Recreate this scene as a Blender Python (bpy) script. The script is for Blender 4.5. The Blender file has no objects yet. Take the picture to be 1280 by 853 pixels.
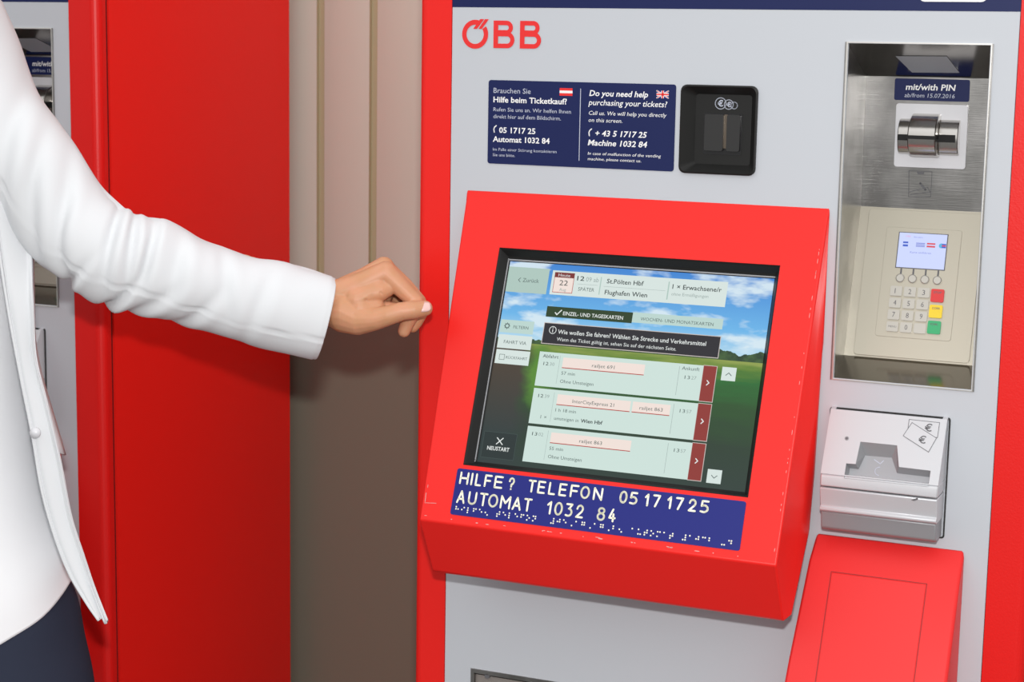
import bpy, bmesh, math, random
from mathutils import Vector, Matrix, noise
from mathutils.geometry import tessellate_polygon

random.seed(4)
S = bpy.context.scene
COL = S.collection
Z0 = 1.30                      # height of the survey datum (help sticker line) above the ground
PI = math.pi

# ------------------------------------------------------------------ camera
FPX, YAW, PITCH, ROLL = 2305.1, 0.40709, 0.15816, 0.0172
CAM = Vector((0.95625, -1.89935, 0.11324 + Z0))
fw = Vector((-math.sin(YAW) * math.cos(PITCH), math.cos(YAW) * math.cos(PITCH), -math.sin(PITCH)))
rt0 = Vector((math.cos(YAW), math.sin(YAW), 0))
up0 = rt0.cross(fw)
RT = rt0 * math.cos(ROLL) + up0 * math.sin(ROLL)
UP = -rt0 * math.sin(ROLL) + up0 * math.cos(ROLL)
cd = bpy.data.cameras.new('camera')
cam = bpy.data.objects.new('camera', cd)
COL.objects.link(cam)
cam.matrix_world = Matrix(((RT.x, UP.x, -fw.x, CAM.x), (RT.y, UP.y, -fw.y, CAM.y), (RT.z, UP.z, -fw.z, CAM.z), (0, 0, 0, 1)))
cd.sensor_width = 22.3
cd.lens = FPX / 1280 * 22.3
cd.clip_start = 0.05
cd.dof.use_dof = True
cd.dof.focus_distance = 1.98
cd.dof.aperture_fstop = 7.1
S.camera = cam

# ------------------------------------------------------------------ world: soft overcast daylight
W = bpy.data.worlds.new('world')
S.world = W
W.use_nodes = True
nt = W.node_tree
bg = nt.nodes['Background']
tc = nt.nodes.new('ShaderNodeTexCoord')
sx = nt.nodes.new('ShaderNodeSeparateXYZ')
cr = nt.nodes.new('ShaderNodeValToRGB')
nt.links.new(tc.outputs['Generated'], sx.inputs[0])
nt.links.new(sx.outputs['Z'], cr.inputs[0])
nt.links.new(cr.outputs[0], bg.inputs['Color'])
cr.color_ramp.elements[0].position = 0.0
cr.color_ramp.elements[0].color = (0.44, 0.435, 0.43, 1)
cr.color_ramp.elements[1].position = 0.6
cr.color_ramp.elements[1].color = (1.0, 1.0, 1.0, 1)
bg.inputs['Strength'].default_value = 1.18

# ------------------------------------------------------------------ the flash mounted above the camera
fl = bpy.data.lights.new('flash', 'AREA')
fl.shape = 'RECTANGLE'
fl.size, fl.size_y = 0.07, 0.04
fl.energy = 22
fl.color = (1.0, 0.985, 0.97)
flo = bpy.data.objects.new('flash', fl)
COL.objects.link(flo)
flo.location = CAM + UP * 0.17
flo.rotation_euler = fw.to_track_quat('-Z', 'Y').to_euler()

S.view_settings.view_transform = 'Standard'
S.view_settings.look = 'None'
S.view_settings.exposure = 0.0
S.view_settings.gamma = 1.0

# ------------------------------------------------------------------ helpers
def srgb(r, g, b):
    f = lambda c: (c / 255 / 12.92) if c <= 10 else ((c / 255 + 0.055) / 1.055) ** 2.4
    return (f(r), f(g), f(b), 1.0)

def mat(name, col, rough=0.5, metal=0.0, spec=0.5, emit=None, estr=1.0, bump=None, coat=0.0, sss=0.0, var=None):
    m = bpy.data.materials.new(name)
    m.use_nodes = True
    n = m.node_tree
    b = n.nodes['Principled BSDF']
    b.inputs['Base Color'].default_value = col if len(col) == 4 else (*col, 1)
    b.inputs['Roughness'].default_value = rough
    b.inputs['Metallic'].default_value = metal
    b.inputs['Specular IOR Level'].default_value = spec
    b.inputs['Coat Weight'].default_value = coat
    b.inputs['Coat Roughness'].default_value = 0.1
    if sss:
        b.inputs['Subsurface Weight'].default_value = sss
        b.inputs['Subsurface Radius'].default_value = (1.0, 0.35, 0.2)
        b.inputs['Subsurface Scale'].default_value = 0.004
    if emit:
        b.inputs['Emission Color'].default_value = emit
        b.inputs['Emission Strength'].default_value = estr
    t = n.nodes.new('ShaderNodeTexCoord')
    if bump:                     # (scale, strength, distance, stretch)
        tx = n.nodes.new('ShaderNodeTexNoise')
        tx.inputs['Scale'].default_value = bump[0]
        tx.inputs['Detail'].default_value = 3
        mp = n.nodes.new('ShaderNodeMapping')
        mp.inputs['Scale'].default_value = bump[3] if len(bump) > 3 else (1, 1, 1)
        n.links.new(t.outputs['Object'], mp.inputs[0])
        n.links.new(mp.outputs[0], tx.inputs['Vector'])
        bp = n.nodes.new('ShaderNodeBump')
        bp.inputs['Strength'].default_value = bump[1]
        bp.inputs['Distance'].default_value = bump[2]
        n.links.new(tx.outputs['Fac'], bp.inputs['Height'])
        n.links.new(bp.outputs[0], b.inputs['Normal'])
    if var:                      # (scale, other colour, lo, hi)
        tx = n.nodes.new('ShaderNodeTexNoise')
        tx.inputs['Scale'].default_value = var[0]
        tx.inputs['Detail'].default_value = 4
        n.links.new(t.outputs['Object'], tx.inputs['Vector'])
        r = n.nodes.new('ShaderNodeValToRGB')
        r.color_ramp.elements[0].position = var[2]
        r.color_ramp.elements[1].position = var[3]
        r.color_ramp.elements[0].color = col if len(col) == 4 else (*col, 1)
        r.color_ramp.elements[1].color = var[1]
        n.links.new(tx.outputs['Fac'], r.inputs[0])
        n.links.new(r.outputs[0], b.inputs['Base Color'])
    return m

M = {}
M['red'] = mat('red_powder_coat', (0.84, 0.016, 0.012), 0.36, spec=.35, bump=(900, 0.12, 0.0004))
M['red_rough'] = mat('red_textured_coat', (0.76, 0.012, 0.010), 0.40, spec=.3, bump=(420, 0.30, 0.0006))
M['red_side'] = mat('red_side_panel', (0.92, 0.015, 0.010), 0.42, spec=.28, bump=(60, 0.05, 0.001, (1, 6, .3)))
M['cover_red'] = mat('red_plastic', (0.80, 0.022, 0.022), 0.45, spec=.35)
M['gray'] = mat('light_grey_coat', srgb(194, 198, 204), 0.5, spec=.3, bump=(700, 0.06, 0.0003))
M['navy'] = mat('navy_print', srgb(24, 34, 82), 0.5, spec=.25)
M['sign_blue'] = mat('blue_sign', srgb(26, 34, 118), 0.45, spec=.3)
M['white'] = mat('white_print', srgb(240, 240, 240), 0.5)
M['mouth_grey'] = mat('mouth_grey', (0.34, 0.345, 0.365), 0.4, 0.2)
M['white2'] = mat('thin_white_print', srgb(190, 195, 210), 0.5)
M['cream_print'] = mat('raised_cream_lettering', srgb(250, 248, 225), 0.5)
M['logo'] = mat('logo_red', (0.80, 0.022, 0.022), 0.5)
M['black'] = mat('black_plastic', (0.012, 0.012, 0.0115), 0.45, spec=.3, bump=(500, 0.15, 0.0004))
M['black_gloss'] = mat('black_gloss', (0.012, 0.012, 0.013), 0.2)
M['dark_grey'] = mat('dark_grey_plastic', (0.034, 0.034, 0.034), 0.32, spec=.3)
M['slot_brown'] = mat('slot_metal', (0.16, 0.13, 0.10), 0.35, 0.6)
M['gap_shade'] = mat('dark_red_gap_shade', (0.10, 0.004, 0.004), 0.7)  # painted shade for the gap between door and shell
M['void'] = mat('dark_void', (0.008, 0.008, 0.008), 0.8)
M['steel'] = mat('brushed_steel', (0.31, 0.305, 0.295), 0.28, 1.0, bump=(40, 0.10, 0.001, (1, 1, 25)), var=(22, (0.45, 0.44, 0.43, 1), .38, .62))
M['steel_top'] = mat('polished_steel', (0.40, 0.38, 0.35), 0.16, 1.0)
M['cream_steel'] = mat('warm_satin_metal', (0.45, 0.42, 0.345), 0.42, 0.5)
M['edge_steel'] = mat('bright_steel_edge', (0.8, 0.78, 0.74), 0.3, 0.9)
M['pad'] = mat('pin_pad_metal', (0.47, 0.44, 0.36), 0.45, 0.35)
M['key'] = mat('key_metal', (0.52, 0.50, 0.45), 0.3, 0.5)
M['keytext'] = mat('key_engraving', (0.12, 0.12, 0.13), 0.6)
M['key_red'] = mat('key_red', (0.72, 0.03, 0.03), 0.4)
M['key_yellow'] = mat('key_yellow', (0.90, 0.66, 0.02), 0.4)
M['key_green'] = mat('key_green', (0.03, 0.42, 0.16), 0.4)
M['silver'] = mat('silver_plastic', (0.58, 0.59, 0.615), 0.36, 0.15)
M['silver_dark'] = mat('grey_silver_plastic', (0.30, 0.305, 0.32), 0.4, 0.2)
M['reader_plate'] = mat('white_reader_plate', (0.74, 0.74, 0.77), 0.3, 0.1)
M['chrome'] = mat('satin_chrome', (0.62, 0.60, 0.57), 0.24, 1.0)
M['wall'] = mat('cream_wall_sheet', (0.60, 0.62, 0.53), 0.5)
M['wall_rib'] = mat('olive_wall_groove', (0.46, 0.42, 0.26), 0.6)
M['wall_low'] = mat('taupe_wall_panel', (0.20, 0.192, 0.145), 0.6)
M['floor'] = mat('asphalt', (0.12, 0.12, 0.118), 0.85, bump=(120, 0.4, 0.004), var=(60, (0.19, 0.188, 0.185, 1), .4, .7))
M['jacket'] = mat('white_woven_cloth', (0.73, 0.745, 0.765), 0.8, spec=0.25, bump=(1500, 0.08, 0.0004))
M['blouse'] = mat('white_blouse_cloth', (0.90, 0.90, 0.92), 0.75, spec=0.25)
M['navy_cloth'] = mat('navy_trouser_cloth', (0.028, 0.034, 0.058), 0.85, spec=0.2, bump=(1200, 0.2, 0.0005))
M['skin'] = mat('skin', (0.58, 0.285, 0.15), 0.45, spec=0.4, sss=0.25, bump=(260, 0.10, 0.0006), var=(45, (0.63, 0.30, 0.175, 1), .4, .65))
M['nail'] = mat('nail_polish', (0.80, 0.50, 0.46), 0.2, coat=0.4)
M['hair'] = mat('brown_hair', (0.07, 0.035, 0.018), 0.5)
M['shoe'] = mat('black_leather', (0.02, 0.02, 0.022), 0.35)
M['eye_white'] = mat('eye_white', (0.85, 0.85, 0.83), 0.2)
M['iris'] = mat('iris', (0.06, 0.035, 0.02), 0.2)
M['lips'] = mat('lips', (0.5, 0.16, 0.13), 0.4)
M['button'] = mat('pearl_button', (0.72, 0.72, 0.75), 0.25)
M['scuff'] = mat('scuffed_paint', (0.62, 0.35, 0.33), 0.7)
M['sticker'] = mat('grey_roof_patch', (0.42, 0.43, 0.46), 0.4)  # even grey of the patch on the bay roof

def emis(name, r, g, b, k=1.0):
    return mat(name, (0.004, 0.004, 0.004), 0.35, spec=0.3, emit=srgb(r, g, b), estr=k)
E_ = {
    'card': emis('screen_card', 203, 223, 216), 'card2': emis('screen_card_pale', 212, 225, 221), 'dim': emis('screen_card_dim', 172, 197, 188),
    'tab': emis('screen_tab_inactive', 185, 211, 205), 'green': emis('screen_green_tab', 34, 58, 26), 'dark': emis('screen_dark_bar', 34, 32, 40),
    'line': emis('screen_outline', 200, 190, 185), 'redb': emis('screen_red_button', 140, 48, 42), 'pink': emis('screen_pink_card', 238, 222, 214),
    'redl': emis('screen_red_line', 176, 52, 44), 'txt': emis('screen_text', 84, 100, 98), 'txt2': emis('screen_pale_text', 150, 165, 162),
    'wht': emis('screen_white', 225, 230, 228), 'dbox': emis('screen_dark_box', 30, 44, 44), 'dbl': emis('screen_dark_line', 58, 74, 72),
    'calr': emis('screen_calendar_red', 120, 40, 38), 'dtxt': emis('screen_dark_text', 44, 56, 56),
    'pv': emis('payment_display', 205, 215, 255, 1.0), 'pb': emis('payment_blue', 70, 100, 200), 'pr': emis('payment_red', 220, 80, 90),
    'pt': emis('payment_text', 130, 140, 215), 'pc': emis('payment_cyan', 90, 180, 220), 'ps': emis('payment_pink_mark', 230, 170, 215),
}

class Fr:
    """a plane in machine space, in millimetres: a to the right, b upwards, h out of the plane"""
    def __init__(s, o, b, n):
        s.o, s.b, s.n = Vector(o), Vector(b).normalized(), Vector(n).normalized()
    def __call__(s, a, b, h=0.0):
        return s.o + Vector((a, 0, 0)) + s.b * b + s.n * h

ORG = Vector((377.0, 240.0, -1000 * Z0))       # root of the machine: middle of its foot
def mm(v):
    return (Vector(v) - ORG) * 0.001

class MB:
    def __init__(s): s.v, s.f, s.m = [], [], []
    def add(s, vs, fs, mi=0):
        k = len(s.v)
        s.v += [Vector(q) for q in vs]
        s.f += [tuple(i + k for i in f) for f in fs]
        s.m += [mi] * len(fs)
        return s
    def plate(s, fr, loops, h0, h1, mi=0, h1b=None):
        """solid slab with outline loops[0] and holes loops[1:]"""
        pts = [p for l in loops for p in l]
        tris = tessellate_polygon([[Vector((p[0], p[1], 0)) for p in l] for l in loops])
        k = len(pts)
        vs = [fr(p[0], p[1], h0) for p in pts] + [fr(p[0], p[1], h1) for p in pts]
        fs = []
        for t in tris:
            a, b, c = [pts[i] for i in t]
            ar = (b[0] - a[0]) * (c[1] - a[1]) - (b[1] - a[1]) * (c[0] - a[0])
            t = t if ar > 0 else t[::-1]
            fs.append(tuple(i + k for i in t))
            fs.append(tuple(t[::-1]))
        st = 0
        for l in loops:
            n = len(l)
            for i in range(n):
                a, b = st + i, st + (i + 1) % n
                fs.append((a, b, b + k, a + k))
            st += n
        return s.add(vs, fs, mi)
    def flat(s, fr, pts, h, mi=0):
        return s.add([fr(p[0], p[1], h) for p in pts], [tuple(range(len(pts)))], mi)
    def rect(s, fr, x0, x1, y0, y1, h, mi=0):
        return s.flat(fr, [(x0, y0), (x1, y0), (x1, y1), (x0, y1)], h, mi)
    def box(s, x0, x1, y0, y1, z0, z1, mi=0):
        vs = [(x, y, z) for x in (x0, x1) for y in (y0, y1) for z in (z0, z1)]
        return s.add(vs, [(0, 1, 3, 2), (4, 6, 7, 5), (0, 4, 5, 1), (2, 3, 7, 6), (0, 2, 6, 4), (1, 5, 7, 3)], mi)
    def stroke(s, fr, pts, w, h, mi=0):
        r = w / 2
        for i, p in enumerate(pts):
            s.flat(fr, [(p[0] + r * math.cos(a * PI / 4), p[1] + r * math.sin(a * PI / 4)) for a in range(8)], h, mi)
            if i:
                q = pts[i - 1]
                d = Vector((p[0] - q[0], p[1] - q[1])); L = d.length or 1
                nx, ny = -d.y / L * r, d.x / L * r
                s.flat(fr, [(q[0] - nx, q[1] - ny), (p[0] - nx, p[1] - ny), (p[0] + nx, p[1] + ny), (q[0] + nx, q[1] + ny)], h, mi)
        return s
    def prism(s, prof, x0, x1, mi=0, xt=None):
        """profile (y,z) list swept in x; xt: optional per point (x0,x1)"""
        n = len(prof)
        xs = xt or [(x0, x1)] * n
        vs = [(xs[i][0], prof[i][0], prof[i][1]) for i in range(n)] + [(xs[i][1], prof[i][0], prof[i][1]) for i in range(n)]
        fs = [(i, (i + 1) % n, (i + 1) % n + n, i + n) for i in range(n)] + [tuple(range(n))[::-1], tuple(range(n, 2 * n))]
        return s.add(vs, fs, mi)
    def text(s, fr, txt, x0, x1, yb, cap, h, mi=0, bold=0.0, shear=0.0, x_auto=False):
        vs, fs, bb = glyphs(txt, bold)
        w = bb[1] - bb[0]
        k = cap / CAPH
        kx = k if x_auto else (x1 - x0) / w
        k0 = [fr(x0 + (p[0] - bb[0]) * kx + shear * p[1] * k, yb + p[1] * k, h) for p in vs]
        return s.add(k0, fs, mi)
    def build(s, name, mats, parent=None, smooth=False, bevel=0, seg=2, world=False, recalc=False):
        me = bpy.data.meshes.new(name)
        vs = s.v if world else [mm(v) for v in s.v]
        me.from_pydata(vs, [], s.f)
        mats = mats if isinstance(mats, (list, tuple)) else [mats]
        for m_ in mats: me.materials.append(m_)
        for p, i in zip(me.polygons, s.m):
            p.material_index = i
            p.use_smooth = smooth
        if recalc or bevel:
            b = bmesh.new(); b.from_mesh(me)
            bmesh.ops.remove_doubles(b, verts=b.verts, dist=1e-6)
            bmesh.ops.recalc_face_normals(b, faces=b.faces)
            b.to_mesh(me); b.free()
        me.update()
        o = bpy.data.objects.new(name, me)
        COL.objects.link(o)
        if parent: o.parent = parent
        if bevel:
            bv = o.modifiers.new('bevel', 'BEVEL')
            bv.width = bevel * 0.001; bv.segments = seg; bv.limit_method = 'ANGLE'; bv.angle_limit = math.radians(25)
            bv.harden_normals = False
            for p in me.polygons: p.use_smooth = True
            me.set_sharp_from_angle(angle=math.radians(22)) if hasattr(me, 'set_sharp_from_angle') else None
        return o

_g = {}
def glyphs(txt, bold=0.0):
    key = (txt, bold)
    if key not in _g:
        c = bpy.data.curves.new('t', 'FONT')
        c.body = txt; c.size = 1; c.resolution_u = 2; c.offset = bold; c.fill_mode = 'FRONT' if hasattr(c, 'fill_mode') else 'FRONT'
        o = bpy.data.objects.new('t', c); COL.objects.link(o)
        dg = bpy.context.evaluated_depsgraph_get()
        me = bpy.data.meshes.new_from_object(o.evaluated_get(dg))
        vs = [tuple(v.co[:2]) for v in me.vertices]
        fs = []
        for p in me.polygons:
            fs.append(tuple(p.vertices) if p.normal.z > 0 else tuple(p.vertices)[::-1])
        xs = [v[0] for v in vs]
        _g[key] = (vs, fs, (min(xs), max(xs)))
        bpy.data.objects.remove(o); bpy.data.curves.remove(c); bpy.data.meshes.remove(me)
    return _g[key]
CAPH = 1.0
CAPH = max(v[1] for v in glyphs('H')[0])

def rr(x0, x1, y0, y1, r, n=4):
    out = []
    for cx, cy, a0 in ((x1 - r, y1 - r, 0), (x0 + r, y1 - r, 90), (x0 + r, y0 + r, 180), (x1 - r, y0 + r, 270)):
        for i in range(n + 1):
            a = math.radians(a0 + 90 * i / n)
            out.append((cx + r * math.cos(a), cy + r * math.sin(a)))
    return out
def rc(x0, x1, y0, y1): return [(x0, y0), (x1, y0), (x1, y1), (x0, y1)]
def circ(cx, cy, r, n=20, ry=None): return [(cx + r * math.cos(2 * PI * i / n), cy + (ry or r) * math.sin(2 * PI * i / n)) for i in range(n)]

def empty(name, loc, label, cat, group=None):
    o = bpy.data.objects.new(name, None); COL.objects.link(o); o.location = loc
    o['label'] = label; o['category'] = cat
    if group: o['group'] = group
    o.empty_display_size = 0.1
    return o

# ------------------------------------------------------------------ the setting
def struct(o, name=None):
    o['kind'] = 'structure'; return o
def wbox(x0, x1, y0, y1, z0, z1): return MB().box(x0, x1, y0, y1, z0, z1)
struct(wbox(-6, 6, -8, 4, -0.1, 0).build('floor', M['floor'], world=True))

# ribbed cream sheet cladding of the alcove between and behind the machines
prof = []
x = -2.80
pitch = 0.0882
grooves = []
gx = -0.4055 - 30 * pitch
while gx < 2.6:
    grooves.append(gx); gx += pitch
ys = 0.520
b = MB(); ribs = []
zt, zb = 2.9, Z0 - 0.262
pts = []
for g in grooves:
    for dx, dy in ((-0.0065, 0.004), (-0.0055, 0.010), (0.0055, 0.010), (0.0065, 0.004), (0.016, 0.0022), (0.028, 0.0006), (pitch / 2, 0.0), (pitch - 0.028, 0.0006), (pitch - 0.016, 0.0022)):
        pts.append((g + dx, ys + dy))
n = len(pts)
b.add([(p[0], p[1], zb) for p in pts] + [(p[0], p[1], zt) for p in pts], [(i, i + 1, i + 1 + n, i + n) for i in range(n - 1)])
b.add([(pts[0][0], ys + 0.04, zb), (pts[-1][0], ys + 0.04, zb), (pts[-1][0], ys + 0.04, zt), (pts[0][0], ys + 0.04, zt)], [(0, 3, 2, 1)])
for i in range(len(b.m) - 1):
    b.m[i] = 1 if i % 9 in (0, 1, 2) else 0
wall = struct(b.build('wall_back', [M['wall'], M['wall_rib']], world=True, smooth=True))
wall.data.set_sharp_from_angle(angle=math.radians(24))
wl = struct(wbox(-2.9, 2.6, 0.522, 0.56, 0, Z0 - 0.264).build('wall_back_lower', M['wall_low'], world=True))
wl.name = 'trim_1'
# small fixing screw in the groove
sc = MB(); sc.add([(-0.3185 + 0.003 * math.cos(a * PI / 4), 0.524, Z0 - 0.2105 + 0.003 * math.sin(a * PI / 4)) for a in range(8)] +
                  [(-0.3185 + 0.003 * math.cos(a * PI / 4), 0.532, Z0 - 0.2105 + 0.003 * math.sin(a * PI / 4)) for a in range(8)],
                  [tuple(range(8))[::-1]] + [(i, (i + 1) % 8, (i + 1) % 8 + 8, i + 8) for i in range(8)])
sc.build('screw', M['dark_grey'], wall, world=True)

# ------------------------------------------------------------------ ticket machine
GL, GR = 56.9, 679.4
FRONT = Fr((0, 0, 0), (0, 0, 1), (0, -1, 0))
def front_at(y): return Fr((0, y, 0), (0, 0, 1), (0, -1, 0))
CD = Vector((0, -136, -351)).normalized()
CONS = Fr((0, 0, -49), -CD, (0, CD.z, -CD.y))        # b = -distance down the slope
PD = Vector((0, 51.5 - 99, -210 + 52)).normalized()
PINF = Fr((506.6, 99, -52), -PD, (0, PD.z, -PD.y))
ND = Vector((0, -33, -64)).normalized()
NOTE = Fr((0, -6, -258), -ND, (0, ND.z, -ND.y))

STROKES = {
 'H': [[(0, 0), (0, 1)], [(1, 0), (1, 1)], [(0, .5), (1, .5)]], 'I': [[(.5, 0), (.5, 1)]], 'L': [[(0, 1), (0, 0), (1, 0)]],
 'F': [[(0, 0), (0, 1), (1, 1)], [(0, .52), (.85, .52)]], 'E': [[(1, 0), (0, 0), (0, 1), (1, 1)], [(0, .52), (.9, .52)]],
 'T': [[(0, 1), (1, 1)], [(.5, 1), (.5, 0)]], 'N': [[(0, 0), (0, 1), (1, 0), (1, 1)]],
 'A': [[(0, 0), (.5, 1), (1, 0)], [(.17, .32), (.83, .32)]], 'M': [[(0, 0), (0, 1), (.5, .42), (1, 1), (1, 0)]],
 'U': [[(0, 1), (0, .35)] + [(.5 - .5 * math.cos(t), .33 - .33 * math.sin(t)) for t in [i * PI / 8 for i in range(9)]] + [(1, 1)]],
 'O': [[(.5 + .5 * math.cos(t), .5 + .5 * math.sin(t)) for t in [i * PI / 10 for i in range(21)]]],
 '0': [[(.5 + .5 * math.cos(t), .5 + .5 * math.sin(t)) for t in [i * PI / 10 for i in range(21)]]],
 '1': [[(0, .74), (1, 1), (1, 0)]], '7': [[(0, 1), (1, 1), (.35, 0)]],
 '2': [[(.5 - .47 * math.cos(t), .70 + .30 * math.sin(t)) for t in [i * PI / 8 for i in range(9)]] + [(.85, .5), (0, 0), (1, 0)]],
 '5': [[(.95, 1), (.12, 1), (.06, .55)] + [(.42 + .56 * math.sin(t), .31 + .31 * math.cos(t)) for t in [-.5 + i * PI / 8 for i in range(10)]] + [(0, .05)]],
 '3': [[(.02, 1), (.95, 1), (.5, .62)] + [(.42 + .56 * math.sin(t), .31 + .31 * math.cos(t)) for t in [i * PI / 8 for i in range(9)]] + [(0, .05)]],
 '8': [[(.5 + .5 * math.cos(t), .28 + .28 * math.sin(t)) for t in [i * PI / 8 for i in range(17)]], [(.5 + .42 * math.cos(t), .78 + .22 * math.sin(t)) for t in [i * PI / 8 for i in range(17)]]],
 '4': [[(.55, 1), (0, .28), (1, .28)], [(.7, .6), (.7, 0)]],
 '?': [[(.5 - .47 * math.cos(t), .72 + .28 * math.sin(t)) for t in [i * PI / 8 for i in range(9)]] + [(.85, .55), (.5, .4), (.5, .24)], [(.5, .0), (.5, .01)]],
}
BRL = dict(a='1', b='12', c='14', d='145', e='15', f='124', g='1245', h='125', i='24', j='245', k='13', l='123', m='134', n='1345', o='135', p='1234', s='234', t='2345', u='136')
BRL.update({'?': '26', '#': '3456', "'": '6', '-': '36'})

def extrude_z(mb, outline, z0, z1, mi=0):
    n = len(outline)
    mb.add([(p[0], p[1], z0) for p in outline] + [(p[0], p[1], z1) for p in outline],
           [(i, (i + 1) % n, (i + 1) % n + n, i + n) for i in range(n)] + [tuple(range(n))[::-1], tuple(range(n, 2 * n))], mi)

def make_machine(full):
    root = empty('ticket_machine', ORG * 0.001 + Vector((0, 0, Z0 * 0)), '', 'ticket machine', 'railway ticket machines')
    root.location = (0.377, 0.240, 0)
    P = lambda b_, name, m_, par=root, **k: b_.build(name, m_, par, **k)
    ZB, ZT = -1296, 450
    # cabinet shell behind the door
    b = MB()
    extrude_z(b, [(16, 24), (19, 24), (19, 464), (719, 464), (719, 24), (722, 24), (722, 467), (16, 467)], ZB, ZT)
    b.box(16, 722, 22, 467, ZT, ZT + 3); b.box(16, 722, 22, 467, ZB, ZB + 4)
    P(b, 'cabinet_shell', M['red_side'], recalc=True)
    # front frame: two stiles with rounded outer corners, a foot and a head
    fr_ = MB()
    arc = lambda cx, cy, r, a0, a1: [(cx + r * math.cos(math.radians(a0 + (a1 - a0) * i / 6)), cy + r * math.sin(math.radians(a0 + (a1 - a0) * i / 6))) for i in range(7)]
    extrude_z(fr_, [(GL, 0.0), (GL, 18)] + [(16, 18)] + arc(26, 10, 10, 180, 270), ZB, ZT)
    P(fr_, 'frame_stile', M['red'], recalc=True)
    fr_ = MB()
    extrude_z(fr_, [(GR, 18), (GR, 0.0)] + arc(711, 11, 11, 270, 360) + [(722, 18)], ZB, ZT)
    P(fr_, 'frame_stile', M['red_rough'], recalc=True)
    for za, zb_ in ((330, ZT), (ZB, -1180)):
        fr_ = MB(); fr_.box(GL, GR, 0, 21, za, zb_); P(fr_, 'frame_rail', M['red'], recalc=True)
    b = MB(); extrude_z(b, [(GR + 3, 17), (719.5, 17), (719.5, 27), (GR + 3, 27)], ZB + 6, ZT - 6); P(b, 'gap_shade_strip', M['gap_shade'], recalc=True)  # dark strip added inside the door gap, its shade painted in
    # grey front panel with its openings
    b = MB()
    holes = [rc(508.2, 651.8, -227, 123), rr(331, 414, -16.5, 76, 6), rc(95, 330, -760, -615), rc(514, 624, -380, -262), rc(150, 440, -385, -85)]
    zs = 156.3
    b.plate(FRONT, [rc(GL + .7, GR - .7, -1180, zs)] + holes, -3.5, -0.6)
    P(b, 'front_panel', M['gray'])
    b = MB(); b.plate(FRONT, [rc(GL + .5, GR - .5, zs, 330)], -3.5, -0.3)
    hs = P(b, 'header_sign', M['navy'])
    b = MB(); b.plate(FRONT, [rr(578, 646, 165.5, 300, 6)], -0.3, 0.2); P(b, 'light_box', M['white'], hs)
    # logo
    b = MB()
    h = 0.1
    ring = []
    cx, cz, ro, ri = 86, 126.6, 16.0, 10.6
    for i in range(40):
        a0 = math.radians(62 + (360 - 28) * i / 40 + 0); a1 = math.radians(62 + (360 - 28) * (i + 1) / 40)
        b.flat(FRONT, [(cx + ri * math.cos(a0), cz + ri * math.sin(a0)), (cx + ro * math.cos(a0), cz + ro * math.sin(a0)),
                       (cx + ro * math.cos(a1), cz + ro * math.sin(a1)), (cx + ri * math.cos(a1), cz + ri * math.sin(a1))], h)
    b.flat(FRONT, [(83.5, 132.6), (88.2, 132.6), (97.0, 143.4), (92.0, 143.4)], h + .05)
    b.flat(FRONT, [(90.0, 132.6), (94.2, 132.6), (102.6, 143.4), (98.0, 143.4)], h + .1)
    for x0, x1 in ((108.6, 134), (140.6, 166)):
        w = x1 - x0
        b.rect(FRONT, x0, x0 + 5.6, 111.8, 142, .3)
        for za, zb_, ww in ((142, 129.3, w * .92), (129.3 + 0.0, 111.8, w)):
            zc, rh = (za + zb_) / 2, abs(za - zb_) / 2 + 1.2
            if za == 142: zc = 134.3; rh = 7.7
            else: zc = 120.8; rh = 9.0
            th = 5.0
            xr = x0 + ww - rh; h = .1 if za == 142 else .2
            b.rect(FRONT, x0 + 5, xr, zc + rh - th, zc + rh, h)
            b.rect(FRONT, x0 + 5, xr, zc - rh, zc - rh + th, h)
            for i in range(12):
                a0 = -PI / 2 + PI * i / 12; a1 = a0 + PI / 12
                r2 = rh - th
                b.flat(FRONT, [(xr + r2 * math.cos(a0), zc + r2 * math.sin(a0)), (xr + rh * math.cos(a0), zc + rh * math.sin(a0)),
                               (xr + rh * math.cos(a1), zc + rh * math.sin(a1)), (xr + r2 * math.cos(a1), zc + r2 * math.sin(a1))], h)
    lg = P(b, 'logo', M['logo']); lg['label'] = 'red ÖBB logo letters'
    # help sticker
    b = MB(); b.plate(FRONT, [rr(103.5, 323.7, -16.6, 76.5, 3)], -0.6, 0.2)
    st = P(b, 'help_sticker', M['navy']); st['label'] = 'navy help sticker with telephone numbers'
    if full:
        b = MB(); h = 0.35
        T = lambda *a, **k: b.text(FRONT, *a, h, **k)
        T('Brauchen Sie', 109.8, 154.8, 62.3, 5.6, mi=1)
        T('Hilfe beim Ticketkauf?', 109.8, 198.2, 52.0, 6.0, bold=.02)
        T('Rufen Sie uns an. Wir helfen Ihnen', 110, 203.3, 42.0, 4.2, mi=1)
        T('direkt hier auf dem Bildschirm.', 110, 191.6, 34.2, 4.2, mi=1)
        T('05 1717 25', 117.3, 161.4, 18.2, 6.0, bold=.02)
        T('Automat 1032 84', 109.8, 178.7, 8.0, 6.0, bold=.02)
        T('Im Falle einer Störung kontaktieren', 110, 187.3, -2.0, 3.2, mi=1)
        T('Sie uns bitte.', 110, 137.1, -8.2, 3.2, mi=1)
        T('Do you need help', 224.4, 292, 62.0, 6.0, bold=.02, shear=.2)
        T('purchasing your tickets?', 224.0, 313.5, 52.0, 6.0, bold=.008, shear=.2)
        T('Call us. We will help you directly', 224.0, 313.5, 41.4, 4.2, mi=0, shear=.2)
        T('on this screen.', 224.0, 263.4, 33.7, 4.2, mi=0, shear=.2)
        T('+ 43 5 1717 25', 231.9, 291.4, 18.6, 6.0, bold=.02, shear=.2)
        T('Machine 1032 84', 224.0, 292.3, 8.2, 6.0, bold=.02, shear=.2)
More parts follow.
